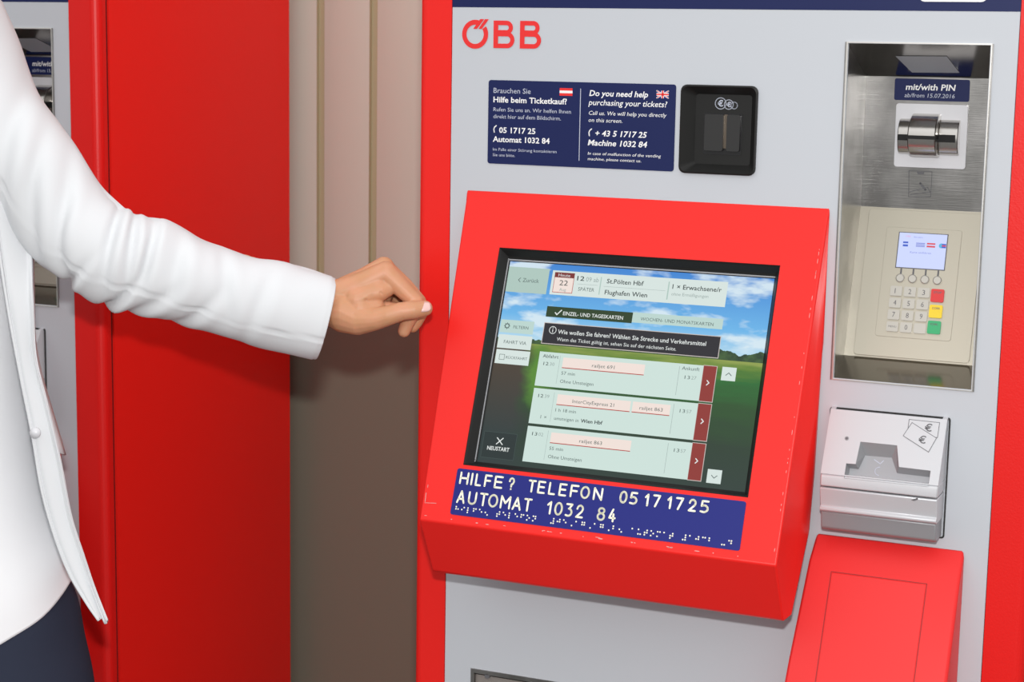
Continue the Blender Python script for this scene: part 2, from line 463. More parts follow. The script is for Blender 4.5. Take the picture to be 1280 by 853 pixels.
        T('In case of malfunction of the vending', 224.2, 308.5, -2.2, 3.2, mi=0, shear=.2)
        T('machine, please contact us.', 224.2, 286.5, -8.2, 3.2, mi=0, shear=.2)
        for x0 in (110.2, 224.4):
            b.stroke(FRONT, [(x0 + 3.6, 26), (x0 + 1.4, 24.2), (x0 + .6, 21.8), (x0 + 1.2, 18.6)], 1.3, h)
        b.rect(FRONT, 213.7, 214.5, -9.3, 69.5, h, mi=1)
        P(b, 'lettering', [M['white'], M['white2']], st)
        b = MB()
        b.rect(FRONT, 189.3, 204.6, 61.3, 69.6, .3, 0); b.rect(FRONT, 189.3, 204.6, 64.1, 66.9, .36, 1)
        P(b, 'flag', [M['logo'], M['white'], M['sign_blue']], st); b = MB()
        fx0, fx1, fz0, fz1 = 301.9, 315.7, 61.5, 69.7
        b.rect(FRONT, fx0, fx1, fz0, fz1, .3, 2)
        for p, q in (((fx0 + .5, fz0 + .4), (fx1 - .5, fz1 - .4)), ((fx0 + .5, fz1 - .4), (fx1 - .5, fz0 + .4))):
            b.stroke(FRONT, [p, q], 1.5, .32, 1); b.stroke(FRONT, [p, q], .6, .34, 0)
        zm, xm = (fz0 + fz1) / 2, (fx0 + fx1) / 2
        b.rect(FRONT, fx0, fx1, zm - 1.5, zm + 1.5, .36, 1); b.rect(FRONT, xm - 1.5, xm + 1.5, fz0, fz1, .36, 1)
        b.rect(FRONT, fx0, fx1, zm - .8, zm + .8, .38, 0); b.rect(FRONT, xm - .8, xm + .8, fz0, fz1, .38, 0)
        P(b, 'flag', [M['logo'], M['white'], M['sign_blue']], st)
    # coin slot: a black dished frame with a slotted block
    b = MB()
    o_, i_ = rr(329.9, 414.8, -17.4, 77, 7), rr(344, 406, -7.4, 67, 3)
    n = len(o_)
    for (l0, h0), (l1, h1) in (((o_, -1), (o_, 2.6)), ((o_, 2.6), ([(372 + (p[0] - 372) * .965, 30 + (p[1] - 30) * .965) for p in o_], 3.4)),
                               (([(372 + (p[0] - 372) * .965, 30 + (p[1] - 30) * .965) for p in o_], 3.4), (i_, -8)), ((i_, -8), (i_, -8.01))):
        b.add([FRONT(*p, h0) for p in l0] + [FRONT(*p, h1) for p in l1], [(i, (i + 1) % n, (i + 1) % n + n, i + n) for i in range(n)])
    b.flat(FRONT, i_, -8)
    cs = P(b, 'coin_slot', M['black'])
    F8 = front_at(8)
    b = MB(); b.plate(F8, [rr(353.5, 396.3, 3, 47.5, 2)], 0, .6); P(b, 'slot_surround', M['black_gloss'], cs)
    b = MB(); b.plate(F8, [rr(355.5, 376.4, 7, 46, 2, 3)], .6, 4.5); b.plate(F8, [rr(379.8, 394.5, 7, 46, 2, 3)], .6, 3.2)
    P(b, 'slot_block', M['dark_grey'], cs, bevel=1.2)
    b = MB(); b.plate(F8, [rc(376.4, 379.8, 10, 46)], .6, 1.2); P(b, 'coin_opening', M['slot_brown'], cs)
    b = MB()
    for cx, cz, r in ((371.5, 57.6, 6), (380.5, 56.6, 5), (386.5, 55.8, 3.6)):
        c = circ(cx, cz, r, 18)
        b.stroke(F8, c + [c[0]], .9, .15 + (380 - cx) * .004, 0)
    b.text(F8, '€', 368.4, 374.3, 54.6, 6, .3, bold=.03); b.text(F8, '€', 378.2, 383, 54.2, 4.8, .3, bold=.03)
    P(b, 'coin_symbol', M['white2'], cs)
    # card bay: steel lined recess
    rx0, rx1 = 506.6, 653.4
    b = MB()
    wallp = [(-1, 124.4), (93, 89), (99, -52), (51.5, -210), (-1, -228.5)]
    for xx, dx in ((rx0, -1.6), (rx1, 1.6)):
        n = len(wallp)
        b.add([(xx, *p) for p in wallp] + [(xx + dx, *p) for p in wallp], [tuple(range(n)), tuple(range(n, 2 * n))[::-1]] + [(i, (i + 1) % n, (i + 1) % n + n, i + n) for i in range(n)])
    bay = P(b, 'card_bay', M['steel'], recalc=True)
    bay['label'] = 'steel lined card payment bay'
    b = MB(); b.add([(rx0, 93, 89), (rx1, 93, 89), (rx1, 99, -52), (rx0, 99, -52)], [(0, 1, 2, 3)]); P(b, 'back_plate', M['steel'], bay)
    b = MB(); b.add([(rx0, -1, 124.4), (rx1, -1, 124.4), (rx1, 93, 89), (rx0, 93, 89)], [(0, 1, 2, 3)]); P(b, 'bay_roof', M['steel_top'], bay)
    b = MB(); b.add([(rx0, 51.5, -210), (rx1, 51.5, -210), (rx1, -1, -228.5), (rx0, -1, -228.5)], [(0, 1, 2, 3)]); P(b, 'bay_floor', M['steel_top'], bay)
    b = MB(); b.plate(FRONT, [rc(rx0 - .4, rx1 + .6, -228.6, 124.6), rc(rx0 + 1.4, rx1 - .8, -227.6, 123.4)], -1.5, 1.0); P(b, 'bay_edge', M['edge_steel'], bay)
    BR = Fr((0, 96.5, 0), (0, -.0426, 1), (0, -1, -.0426))
    # flat grey patch on the sloped roof of the bay
    RF = Fr((0, -1, 124.4), (0, -94, 35.4), (0, -35.4, -94))
    b = MB(); b.flat(RF, [(550, -38), (603, -36), (609, -84), (559, -86)], .4); P(b, 'roof_patch', M['sticker'], bay)
    b = MB(); b.plate(BR, [rr(538.5, 617.8, 64.2, 87.3, 2)], 0, .6)
    pl = P(b, 'pin_label', M['navy'], bay); pl['label'] = 'navy label reading mit/with PIN'
    b = MB()
    b.text(BR, 'mit/with PIN', 550.5, 602.5, 75.5, 6.2, .9, bold=.02, shear=.12)
    b.text(BR, 'ab/from 15.07.2016', 549.5, 602.5, 67.6, 4.3, .9, mi=1, shear=.12)
    P(b, 'lettering', [M['white'], M['white2']], pl) if False else P(b, 'lettering', [M['white'], M['white2']], bay)
    # card reader
    b = MB(); b.plate(BR, [rr(541.5, 617.5, -7, 61, 3)], 0, 3); rd = P(b, 'card_reader', M['reader_plate'], bevel=1); rd['label'] = 'white card reader with chrome mouth'
    def half_cyl(mb, x0, x1, cz, rz, ry, base, n=20, mi=0, z_lo=-1, z_hi=1):
        pr = [(base - ry * math.sin(PI * i / n), cz + rz * math.cos(PI * i / n)) for i in range(n + 1)]
        mb.prism([p for p in pr], x0, x1, mi)
    for xa, xb in ((546.8, 560.5), (590, 610.5)):
        b = MB(); half_cyl(b, xa, xb, 26, 18.8, 14, 92.5); P(b, 'reader_housing', M['chrome'], rd, recalc=True, bevel=.8)
    b = MB(); half_cyl(b, 560.5, 590, 27.6, 23.2, 30, 92.5)
    P(b, 'reader_mouth', M['chrome'], rd, recalc=True, bevel=1.2)
    b = MB(); b.box(549, 562, 70, 80, 22.5, 28.5); b.box(559.5, 590.6, 61.3, 80, 24.6, 28.4); b.box(589.5, 608, 77.5, 80, 21.5, 29.5)
    P(b, 'reader_slot', M['void'], rd, recalc=True)
    # pictogram sticker below the reader
    b = MB(); b.stroke(BR, [(557.5, -11), (582.2, -11.2), (581.8, -38.2), (558.3, -39.3), (557.5, -11)], .6, .3)
    b.flat(BR, [(566, -12), (574, -11.8), (573.5, -14.2), (567, -14.4)], .3, 0)
    b.stroke(BR, [(559, -34), (578, -28), (581, -33), (560, -37)], .7, .3); b.stroke(BR, [(570, -24), (576, -31)], 2.2, .35)
    P(b, 'card_pictogram', M['keytext'], bay)
    # pin pad
    b = MB(); b.plate(PINF, [rc(0, 146.8, -165.2, 0)], -1.5, 0); P(b, 'pad_shelf', M['cream_steel'], bay)
    b = MB(); b.plate(PINF, [rr(10.5, 133.5, -163.2, -2.6, 4)], 0, 2.2); b.plate(PINF, [rr(31.6, 112.2, -141.5, -21.8, 3)], 2.2, 3.0)
    pp = P(b, 'pin_pad', M['pad'], bevel=.9); pp['label'] = 'metal pin pad with small lit display'
    b = MB(); b.plate(PINF, [rc(45.3, 98.3, -66.3, -26.6)], 3.0, 3.3, 0); b.rect(PINF, 46.3, 97.3, -65.3, -27.4, 3.4, 1)
    for i, (x0, m_) in enumerate(((53.5, 3), (64.5, 2), (77, 4), (89.5, 5))):
        if i == 1:
            for k in range(3): b.rect(PINF, 65, 74.5, -38.6 - 1.7 * k, -37.6 - 1.7 * k, 3.5, 2)
        elif i == 0:
            b.rect(PINF, 51, 56.5, -42.4, -37, 3.5, 3); b.rect(PINF, 51, 56.5, -40.2, -38.9, 3.6, 1)
        elif i == 2:
            b.rect(PINF, 76.5, 85.5, -42, -37.2, 3.5, 4); b.rect(PINF, 76, 86, -40.2, -38.9, 3.6, 1)
        else:
            b.flat(PINF, circ(92, -39.6, 2.7, 10), 3.5, 5); b.rect(PINF, 92.5, 97, -42, -37.3, 3.55, 3); b.rect(PINF, 92.5, 97, -40.2, -38.9, 3.6, 4)
    b.text(PINF, 'Karte einführen', 59.5, 82, -49.3, 2.0, 3.5, mi=2)
    b.text(PINF, 'ÖBB', 53, 58.5, -32, 1.8, 3.5, mi=6); b.text(PINF, 'Bitte wählen', 62, 71.5, -32.3, 1.4, 3.5, mi=2)
    P(b, 'display', [M['keytext'], E_['pv'], E_['pt'], E_['pb'], E_['pr'], E_['pc'], E_['ps']], pp)
    for i in range(4):
        cx = 52.1 + 13.2 * i
        b = MB(); b.plate(PINF, [rc(cx - .9, cx + .9, -72.5, -66.5)], 3, 3.3, 1)
        c0, c1_ = circ(cx, -77.3, 4.7, 18), circ(cx, -77.3, 3.8, 18)
        b.add([PINF(*p, 3) for p in c0] + [PINF(*p, 4.6) for p in c0] + [PINF(*p, 5.2) for p in c1_],
              [(k, (k + 1) % 18, (k + 1) % 18 + 18, k + 18) for k in range(18)] + [(k + 18, (k + 1) % 18 + 18, (k + 1) % 18 + 36, k + 36) for k in range(18)] + [tuple(range(36, 54))])
        P(b, 'round_key', [M['key'], M['keytext']], pp)
    keys = ['1', '2', '3', '4', '5', '6', '7', '8', '9', 'MENU', '0', '']
    for k, t in enumerate(keys):
        cx, cz = 49.6 + 14.7 * (k % 3), -91.7 - 12.95 * (k // 3)
        b = MB(); b.plate(PINF, [rr(cx - 6.3, cx + 6.3, cz - 5.3, cz + 5.3, 1.2, 2)], 3, 5.2)
        if t:
            w = 3.0 if len(t) == 1 else 8.5
            b.text(PINF, t, cx - w / 2, cx + w / 2, cz - (2.6 if len(t) == 1 else 1), 5.4 if len(t) == 1 else 2, 5.25, mi=1, x_auto=(t == '1'))
        P(b, 'key', [M['key'], M['keytext']], pp)
    for cz, m_, t in ((-93.9, 'key_red', 'STOP'), (-111.0, 'key_yellow', 'CORR'), (-128.2, 'key_green', 'OK')):
        b = MB(); b.plate(PINF, [rr(86.8, 100.6, cz - 7, cz + 7, 1.4, 2)], 3, 5.4); b.text(PINF, t, 89.5, 98, cz + 2.2, 2.2, 5.45, mi=1, bold=.02)
        P(b, 'key', [M[m_], M['keytext']], pp)
    # banknote unit
    b = MB(); b.plate(FRONT, [rr(506.2, 633.0, -386.8, -257.8, 3), rr(508, 631.4, -385.2, -259.6, 2)], -.6, .6); P(b, 'note_unit_seal', M['dark_grey'])
    x0, x1 = 508.5, 630.6
    def nz(s): p = NOTE(0, -s); return (p.y, p.z)
    mouth = [(533.6, -74.5), (533.6, -58.6), (543.5, -58.3), (545, -33.7), (583.3, -33.7), (588.4, -56.5), (621, -57), (621, -74)]
    b = MB(); b.plate(NOTE, [[(x0, -72), (x1, -72), (x1 - 1, -1), (x0 + 1, -1)][::1], [(p[0], max(p[1], -71)) for p in mouth]], -3, 0)
    # body of the wedge below the tilted face and the solid sides
    a_, c_ = nz(0), nz(72)
    b.prism([(2, a_[1] + 1), (a_[0] - .2, a_[1] - 1), (c_[0], c_[1]), (c_[0] + .5, c_[1] - 0.5), (2, c_[1] - .5)], x0, x0 + 5, xt=None)
    b.prism([(2, a_[1] + 1), (a_[0] - .2, a_[1] - 1), (c_[0], c_[1]), (c_[0] + .5, c_[1] - 0.5), (2, c_[1] - .5)], x1 - 5, x1)
    nu = P(b, 'note_unit', M['silver'], recalc=True); nu['label'] = 'silver banknote acceptor'
    b = MB(); y1 = c_[0]
    b.prism([(2, c_[1] - 1), (y1 + .3, c_[1] - .4), (y1 - .8, c_[1] - 4), (y1 - .8, -335.3), (2, -335.3)], x0, x1)
    P(b, 'sill', M['silver'], nu, bevel=1.5)
    b = MB()
    b.prism([(2, -336.8), (y1 + .2, -336.8), (y1 - .6, -338), (-34, -357), (-37, -359), (-37, -361.5), (-33, -364), (2, -364)], x0, x1 - .3)
    P(b, 'lower_flap', M['silver'], nu, bevel=.8)
    b = MB(); b.prism([(2, -364), (-33, -364), (-30, -382), (-26, -385), (2, -385)], x0 + .5, x1 - 1); P(b, 'foot', M['silver_dark'], nu, bevel=1.5)
    b = MB(); fl_ = [(540, -48), (552, -44.3), (577, -44.3), (586, -60)]
    # funnel walls of the mouth
    dep = [(536, -75), (536, -61), (545.5, -61), (550, -45.5), (578, -45), (585.5, -61), (619, -61.5), (619, -75)]
    n = len(mouth)
    b.add([NOTE(*p, 0) for p in mouth] + [NOTE(*p, -9) for p in dep], [(i, (i + 1) % n, (i + 1) % n + n, i + n) for i in range(n)])
    P(b, 'mouth_funnel', M['silver_dark'], nu)
    b = MB(); b.flat(NOTE, rc(530, 625, -77, -30), -9.2)
    c = circ(567, -61, 4.5, 12)
    b.stroke(NOTE, [(560, -49), (567, -53), (570, -49)], .8, -9, 1); b.stroke(NOTE, c[3:10], .8, -9, 1)
    P(b, 'mouth_floor', [M['mouth_grey'], M['white2']], nu)
    b = MB(); b.flat(NOTE, circ(530.2, -31.7, 2.3, 14), .25); b.flat(NOTE, circ(530.2, -31.7, 1.3, 10), .35, 1); P(b, 'keyhole_circle', [M['silver_dark'], M['keytext']], nu)  # small keyhole circle on the tilted face, not a lamp
    b = MB(); 
    for (pts_, h) in (([(591.9, -4.7), (623.3, -5.1), (623.2, -21.3), (592, -20)], .2), ([(595.3, -7.9), (622.3, -22), (616.3, -37.6), (588.2, -22.9)], .4)):
        b.flat(NOTE, pts_[::-1], h, 0); b.stroke(NOTE, pts_ + [pts_[0]], .6, h + .08, 1)
    b.text(NOTE, '€', 609, 616.5, -15.5, 7.5, .7, mi=1, bold=.01); b.text(NOTE, '€', 604.5, 612, -29, 7.5, .7, mi=1, bold=.01)
    P(b, 'banknote_sticker', [M['silver'], M['keytext']], nu)
    b = MB(); b.flat(Fr((0, y1 - .7, 0), (0, 0, 1), (0, -1, 0)), [(604, -339.8), (611, -336.4), (611, -338.6), (607, -340.4)], .1); P(b, 'flap_chip', M['keytext'], nu)
    # console
    b = MB()
    prof = [(0, -47), (-3.4, -57.8), (-136, -400), (-102, -466), (-97, -469), (-70, -470), (-15, -392), (-6, -330), (-1, -200), (0, -190)]
    xt = [(78, 497.2), (79.2, 496), (89, 490.8), (89, 491.2), (89.2, 491.2), (89, 492), (86, 493.5), (84, 494.5), (81, 496), (80.5, 496.5)]
    b.prism(prof, 0, 0, xt=xt)
    me_c = P(b, 'console', M['red'], bevel=5, seg=3)
    me_c['label'] = 'sloping red console around the touchscreen'
    # screen bay cut into the console (boolean resolved here)
    cut = MB(); cut.plate(CONS, [rc(130, 452, -310.6, -63.4)], -30, 8)
    co = P(cut, 'cutter', M['black'], recalc=True)
    bo = me_c.modifiers.new('cut', 'BOOLEAN'); bo.operation = 'DIFFERENCE'; bo.object = co; bo.solver = 'EXACT'
    dg = bpy.context.evaluated_depsgraph_get()
    nm = bpy.data.meshes.new_from_object(me_c.evaluated_get(dg))
    me_c.modifiers.clear(); me_c.data = nm; nm.name = 'console'
    bpy.data.objects.remove(co)
    b = MB()
    o_, m1, m2, i_ = rc(130.2, 451.8, -310.4, -63.6), rc(132, 450, -308.6, -65.4), rc(138, 446.5, -306.5, -70.5), rc(140.5, 444.5, -303.9, -75.4)
    for (l0, h0), (l1, h1) in (((o_, -.3), (m1, -2)), ((m1, -2), (m2, -9)), ((m2, -9), (i_, -12))):
        b.add([CONS(*p, h0) for p in l0] + [CONS(*p, h1) for p in l1], [(i, (i + 1) % 4, (i + 1) % 4 + 4, i + 4) for i in range(4)])
    bz = P(b, 'screen_bezel', M['black'])
    b = MB()
    b.stroke(CONS, [(138.4, -303.2), (138.4, -74.2)], 3.0, -9.6); b.stroke(CONS, [(139, -74.0), (445, -74.0)], 1.6, -10.2); P(b, 'bezel_gasket', M['silver_dark'], bz)
    # touchscreen: lit landscape picture
    b = MB(); b.rect(CONS, 139.5, 445.5, -305, -74.4, -12.05)
    scr = P(b, 'touchscreen', screen_mat())
    scr['label'] = 'lit touchscreen with timetable cards over a landscape picture'
    me = scr.data; uv = me.uv_layers.new(name='uv')
    for i, c in enumerate(((0, 0), (1, 0), (1, 1), (0, 1))): uv.data[i].uv = c
    if full:
        SC = Fr(CONS(140.5, -75.4, -12), -CD, CONS.n)
        R = lambda mb, x0, x1, y0, y1, h, mi=0: mb.rect(SC, x0, x1, -y1, -y0, h, mi)
        keys_ = list(E_.keys()); K = {k: i for i, k in enumerate(keys_)}
        mats_ = [E_[k] for k in keys_]
        def card(name, fn):
            b_ = MB(); fn(b_); return P(b_, name, mats_, scr)
        TX = lambda b_, t, x0, x1, yb, cap, m_='txt', h=.5, bold=0.0: b_.text(SC, t, x0, x1, -yb, cap, h, mi=K[m_], bold=bold)
        def f(b_): R(b_, 0, 49, 6, 35, .1, K['dim']); b_.stroke(SC, [(16, -18.3), (13.6, -20.7), (16, -23)], .7, .3, K['txt']); TX(b_, 'Zurück', 19, 38.5, 22.8, 4.4)
        card('back_button', f)
        def f(b_):
            R(b_, 53, 254.5, 7, 34.6, .1, K['card2'])
            R(b_, 56, 79.5, 9, 32, .2, K['redl']); R(b_, 56.6, 78.9, 14.6, 31.4, .3, K['pink']); R(b_, 56, 79.5, 9, 14.8, .35, K['calr'])
            TX(b_, 'Heute', 60.5, 74.5, 13.6, 3.2, 'wht'); TX(b_, '22', 63, 73, 23.6, 5.8, 'dtxt'); TX(b_, 'Aug', 64, 72, 30, 3.4, 'txt2')
            TX(b_, '12', 83, 91.5, 16.8, 5, 'dtxt', bold=.01); TX(b_, '09 ab', 93.5, 108.5, 17.2, 5, 'txt2'); R(b_, 84, 108, 20.6, 20.9, .3, K['txt2']); TX(b_, 'SPÄTER', 86, 105, 28.3, 4)
            R(b_, 110.4, 111.6, 11, 31, .3, K['dim']); R(b_, 188.4, 189.8, 11, 31, .3, K['dim'])
            TX(b_, 'St.Pölten Hbf', 118, 160.5, 17.6, 5, 'dtxt', bold=.01); R(b_, 115, 186, 21.2, 21.5, .3, K['txt2']); TX(b_, 'Flughafen Wien', 117.5, 166.5, 30.2, 5, 'dtxt', bold=.01)
            TX(b_, '1 × Erwachsene/r', 193.5, 248.5, 18.6, 5, 'dtxt', bold=.01); TX(b_, 'ohne Ermäßigungen', 193.5, 235, 26, 3.4, 'txt2')
        card('journey_card', f)
        def f(b_): R(b_, 53, 153.4, 48, 60, .1, K['green']); b_.stroke(SC, [(63.6, -54.8), (65.8, -57), (70.6, -51.6)], 1.2, .3, K['wht']); TX(b_, 'EINZEL- UND TAGESKARTEN', 73, 143, 57, 4.0, 'wht', bold=.012)
        card('ticket_tab', f)
        def f(b_): R(b_, 153.4, 255, 47.6, 59, .1, K['tab']); TX(b_, 'WOCHEN- UND MONATSKARTEN', 163, 245, 56.2, 3.6, 'txt')
        card('pass_tab', f)
        def f(b_):
            R(b_, 52.6, 255.4, 66.4, 90.6, .08, K['line']); R(b_, 53.4, 254.6, 67.2, 89.8, .15, K['dark'])
            c = circ(64, -74.6, 4.0, 18); b_.stroke(SC, c + [c[0]], .7, .3, K['wht']); b_.stroke(SC, [(64, -74), (64, -76.8)], .9, .3, K['wht']); b_.stroke(SC, [(64, -72.2), (64, -72.3)], 1, .3, K['wht'])
            TX(b_, 'Wie wollen Sie fahren? Wählen Sie Strecke und Verkehrsmittel', 70.5, 240, 78.2, 4.6, 'wht', bold=.01)
            TX(b_, 'Wann das Ticket gültig ist, sehen Sie auf der nächsten Seite.', 70.5, 208, 86.2, 3.9, 'wht')
        card('question_bar', f)
        def f(b_):
            R(b_, 1, 41, 67, 81.6, .1, K['tab']); c = circ(9.2, -74, 2.4, 12); b_.stroke(SC, c + [c[0]], 1.1, .3, K['txt'])
            for q in range(8): b_.stroke(SC, [(9.2 + 3.4 * math.cos(q * PI / 4), -74 + 3.4 * math.sin(q * PI / 4))], .9, .3, K['txt'])
            TX(b_, 'FILTERN', 17, 35, 76.4, 3.4)
        card('filter_button', f)
        def f(b_): R(b_, 1, 41.4, 84, 99.4, .1, K['card2']); TX(b_, 'FAHRT VIA', 8.5, 35.5, 94, 3.8)
        card('route_button', f)
        def f(b_): R(b_, 1.2, 41.8, 101, 117, .1, K['card2']); b_.stroke(SC, [(6, -106.6), (12, -106.6), (12, -112.4), (6, -112.4), (6, -106.6)], .5, .3, K['txt']); TX(b_, 'RÜCKFAHRT', 14, 39.5, 111, 3.0)
        card('return_button', f)
        def row(y0, y1, trains, t1, t2, dur, chg, extra):
            def f(b_):
                R(b_, 53, 241, y0, y1, .1, K['card']); R(b_, 240.6, 256, y0 - .6, y1 + .4, .12, K['line']); R(b_, 241, 255.3, y0, y1 - .3, .2, K['redb'])
                R(b_, 77.6, 77.9, y0 + 3, y1 - 4, .3, K['txt2']); R(b_, 214.4, 214.8, y0 + 3, y1 - 4, .3, K['txt2'])
                yc = (y0 + y1) / 2 - 1
                b_.stroke(SC, [(246.8, -yc + 2.4), (249.2, -yc), (246.8, -yc - 2.4)], 1.1, .4, K['wht'])
                for (a0, a1, nm_, s0, s1) in trains:
                    R(b_, a0, a1, y0 + 4.6, y0 + 16.4, .2, K['pink']); R(b_, a0, a1, y0 + 15.6, y0 + 16.5, .3, K['redl']); TX(b_, nm_, s0, s1, y0 + 12.6, 3.8, 'txt')
                TX(b_, t1[:2], 59.5, 65.5, y0 + 14 - (extra == 0) * 5 + 1, 3.7, 'dtxt'); TX(b_, t1[3:], 67, 72.5, y0 + 14 - (extra == 0) * 5 + 1, 3.7, 'txt2')
                TX(b_, t2[:2], 221.8, 227.8, y0 + 11.6 + 4.6 * extra, 3.7, 'txt'); TX(b_, t2[3:], 229.2, 234.8, y0 + 11.6 + 4.6 * extra, 3.7, 'txt2')
                TX(b_, dur, 82, 98 + 8 * (len(dur) > 7), y0 + 23.8, 3.6, 'txt'); 
                if chg: TX(b_, 'Ohne Umsteigen', 82, 121, y0 + 33, 3.8, 'txt')
                else:
                    TX(b_, 'umsteigen in', 82, 110.5, y0 + 33, 3.6, 'txt'); TX(b_, 'Wien Hbf', 113, 138, y0 + 33, 3.8, 'dtxt', bold=.02); TX(b_, '1 ×', 66, 73, y0 + 33, 3.6, 'txt')
                if extra: TX(b_, 'Abfahrt', 57.5, 76, y0 + 6.6, 3.8, 'dtxt'); TX(b_, 'Ankunft', 217.5, 237, y0 + 6.6, 3.8, 'txt')
            return f
        card('connection_card', row(99.5, 138, [(81.5, 176, 'railjet 691', 116, 142)], '12 30', '13 27', '57 min', True, 1))
        card('connection_card', row(140.6, 180, [(81.8, 166.3, 'InterCityExpress 21', 100, 148), (168.6, 211, 'railjet 863', 177, 203)], '12 39', '13 57', '1 h 18 min', False, 0))
        card('connection_card', row(183, 222.4, [(81.5, 173.6, 'railjet 863', 115, 141)], '13 02', '13 57', '55 min', True, 0))
        for y, s in ((99, 1), (208.6, -1)):
            def f(b_, y=y, s=s): R(b_, 261.4, 277, y, y + 14.6, .1, K['card2']); yc = y + 7.6; b_.stroke(SC, [(266.2, -yc - 1.3 * s), (269.2, -yc + 1.5 * s), (272.2, -yc - 1.3 * s)], .8, .3, K['txt'])
            card('scroll_button', f)
        def f(b_):
            R(b_, 3, 42.4, 193.6, 223, .06, K['dbl']); R(b_, 3.5, 41.9, 194.1, 222.5, .12, K['dbox'])
            for q in (((19.5, -199.8), (26.5, -206.8)), ((19.5, -206.8), (26.5, -199.8))): b_.stroke(SC, q, 1.1, .3, K['wht'])
            TX(b_, 'NEUSTART', 9.5, 36, 214, 4.2, 'wht', bold=.02)
        card('restart_button', f)
        # blue help plate with raised letters and braille
        b = MB(); b.plate(CONS, [rr(124.6, 451, -366, -315, 2.5)], -.3, .7); hp = P(b, 'help_plate', M['sign_blue'])
        hp['label'] = 'blue plate with raised lettering and braille'
        b = MB()
        k1, k2 = .1404, .1285
        L1 = [('H', 62, 136), ('I', 152, 176), ('L', 195, 246), ('F', 272, 333), ('E', 356, 426), ('?', 474, 524), ('T', 638, 702), ('E', 718, 780), ('L', 808, 864), ('E', 893, 955), ('F', 985, 1052), ('O', 1068, 1142), ('N', 1172, 1246)]
        L2 = [('A', 37, 105), ('U', 132, 202), ('T', 228, 295), ('O', 303, 383), ('M', 404, 488), ('A', 505, 578), ('T', 598, 664), ('1', 790, 825), ('0', 852, 918), ('3', 942, 1000), ('2', 1028, 1088), ('8', 1198, 1262)]
        L1b = [('0', 142, 208), ('5', 230, 298), ('1', 359, 392), ('7', 428, 492), ('1', 552, 586), ('7', 622, 688), ('2', 733, 798), ('5', 832, 904)]
        def put(chs, x0, k, a0, s0, s1):
            for ch, p, q in chs:
                X0, X1 = x0 + (p - a0) * k + .9, x0 + (q - a0) * k - .9
                if ch == 'I': X0, X1 = X0 - 1, X1 + 1
                for st_ in STROKES[ch]:
                    b.stroke(CONS, [(X0 + u * (X1 - X0), -(s1 - v * (s1 - s0))) for u, v in st_], 2.1, 1.1)
        put(L1, 129.1, k1, 60, 319.3, 331); put(L1b, 314.5, k2, 140, 319.6, 331); put(L2, 129.5, k1, 35, 339.6, 352); put([('4', 72, 134)], 314.5, k2, 140, 339.6, 352)
        P(b, 'lettering', M['cream_print'], hp)
        b = MB(); s_ = "hilfe? telefon  #je'ag'ag'b? automat #ajcb -d"
        for i, ch in enumerate(s_):
            for d in BRL.get(ch, ''):
                d = int(d) - 1
                X, Y = 130.6 + i * 7.0 + 2.5 * (d // 3), -(357.0 + 2.4 * (d % 3))
                c = circ(X, Y, .95, 8); t_ = circ(X, Y, .5, 8)
                b.add([CONS(*p, .7) for p in c] + [CONS(*p, 1.2) for p in t_], [(k, (k + 1) % 8, (k + 1) % 8 + 8, k + 8) for k in range(8)] + [tuple(range(8, 16))])
        P(b, 'braille', M['cream_print'], hp)
        # scuffed paint on the console edges
        b = MB(); rnd = random.Random(9)
        EF = Fr(CONS(0, -371.5, 0), -CD, CONS.n)
        for i in range(24):
            xx = rnd.uniform(230, 480) if i > 4 else rnd.uniform(95, 230)
            w = rnd.uniform(.5, 3.2); c = circ(xx, rnd.uniform(-.4, .9), w, 7, rnd.uniform(.25, .6)); b.flat(EF, c, .16)
        for i in range(22):
            s_ = rnd.uniform(40, 365); w = rnd.uniform(.5, 3)
            b.flat(CONS, circ(495.3 - (s_) * .0135 - 3.6, -s_, .3, 7, w), .14)
        P(b, 'paint_scuffs', M['scuff'], me_c)['kind'] = 'stuff'
        b = MB(); b.stroke(CONS, [(92.4, -356), (91.8, -346)], .7, .2); b.stroke(CONS, [(92.2, -357), (106, -356)], .5, .2); b.stroke(CONS, [(92.5, -340), (92.5, -337)], .6, .2)
        P(b, 'scratch', M['scuff'], me_c)
    # red hopper cover under the banknote unit
    b = MB()
    xl = [(497.5, 655), (495.5, 655), (489.5, 655), (482, 655), (482, 655), (497, 655)]
    b.prism([(0, -396), (-21, -421.5), (-66, -518), (-150, -700), (0, -760), (0, -500)], 0, 0, xt=xl)
    cv = P(b, 'hopper_cover', M['cover_red'], bevel=3, seg=2)
    cv['label'] = 'red sloping cover below the banknote unit'
    KD = Vector((0, -45, -96.5)).normalized(); KF = Fr((0, -21, -421.5), -KD, (0, KD.z, -KD.y))
    b = MB(); b.plate(KF, [rc(522, 621.6, -175, -10.6)], -.5, .9); P(b, 'cover_panel', M['cover_red'], cv, bevel=.8)
    b = MB(); b.stroke(KF, [(521.3, -176), (521.3, -9.9), (622.3, -9.9), (622.3, -176)], .7, .25); P(b, 'panel_seam', mat('seam_red', (.25, .01, .01), .6) if 'seam_red' not in bpy.data.materials else bpy.data.materials['seam_red'], cv)
    # ticket tray: steel framed opening low on the panel
    b = MB()
    b.plate(FRONT, [rc(92, 333, -763, -611), rc(96, 329, -759, -616)], -2, 1)
    tr = P(b, 'ticket_tray', M['steel'])
    b = MB(); b.add([(95, 0, -615), (330, 0, -615), (330, 40, -615), (95, 40, -615)], [(0, 1, 2, 3)]); b.add([(95, 40, -615), (330, 40, -615), (330, 40, -760), (95, 40, -760)], [(0, 1, 2, 3)])
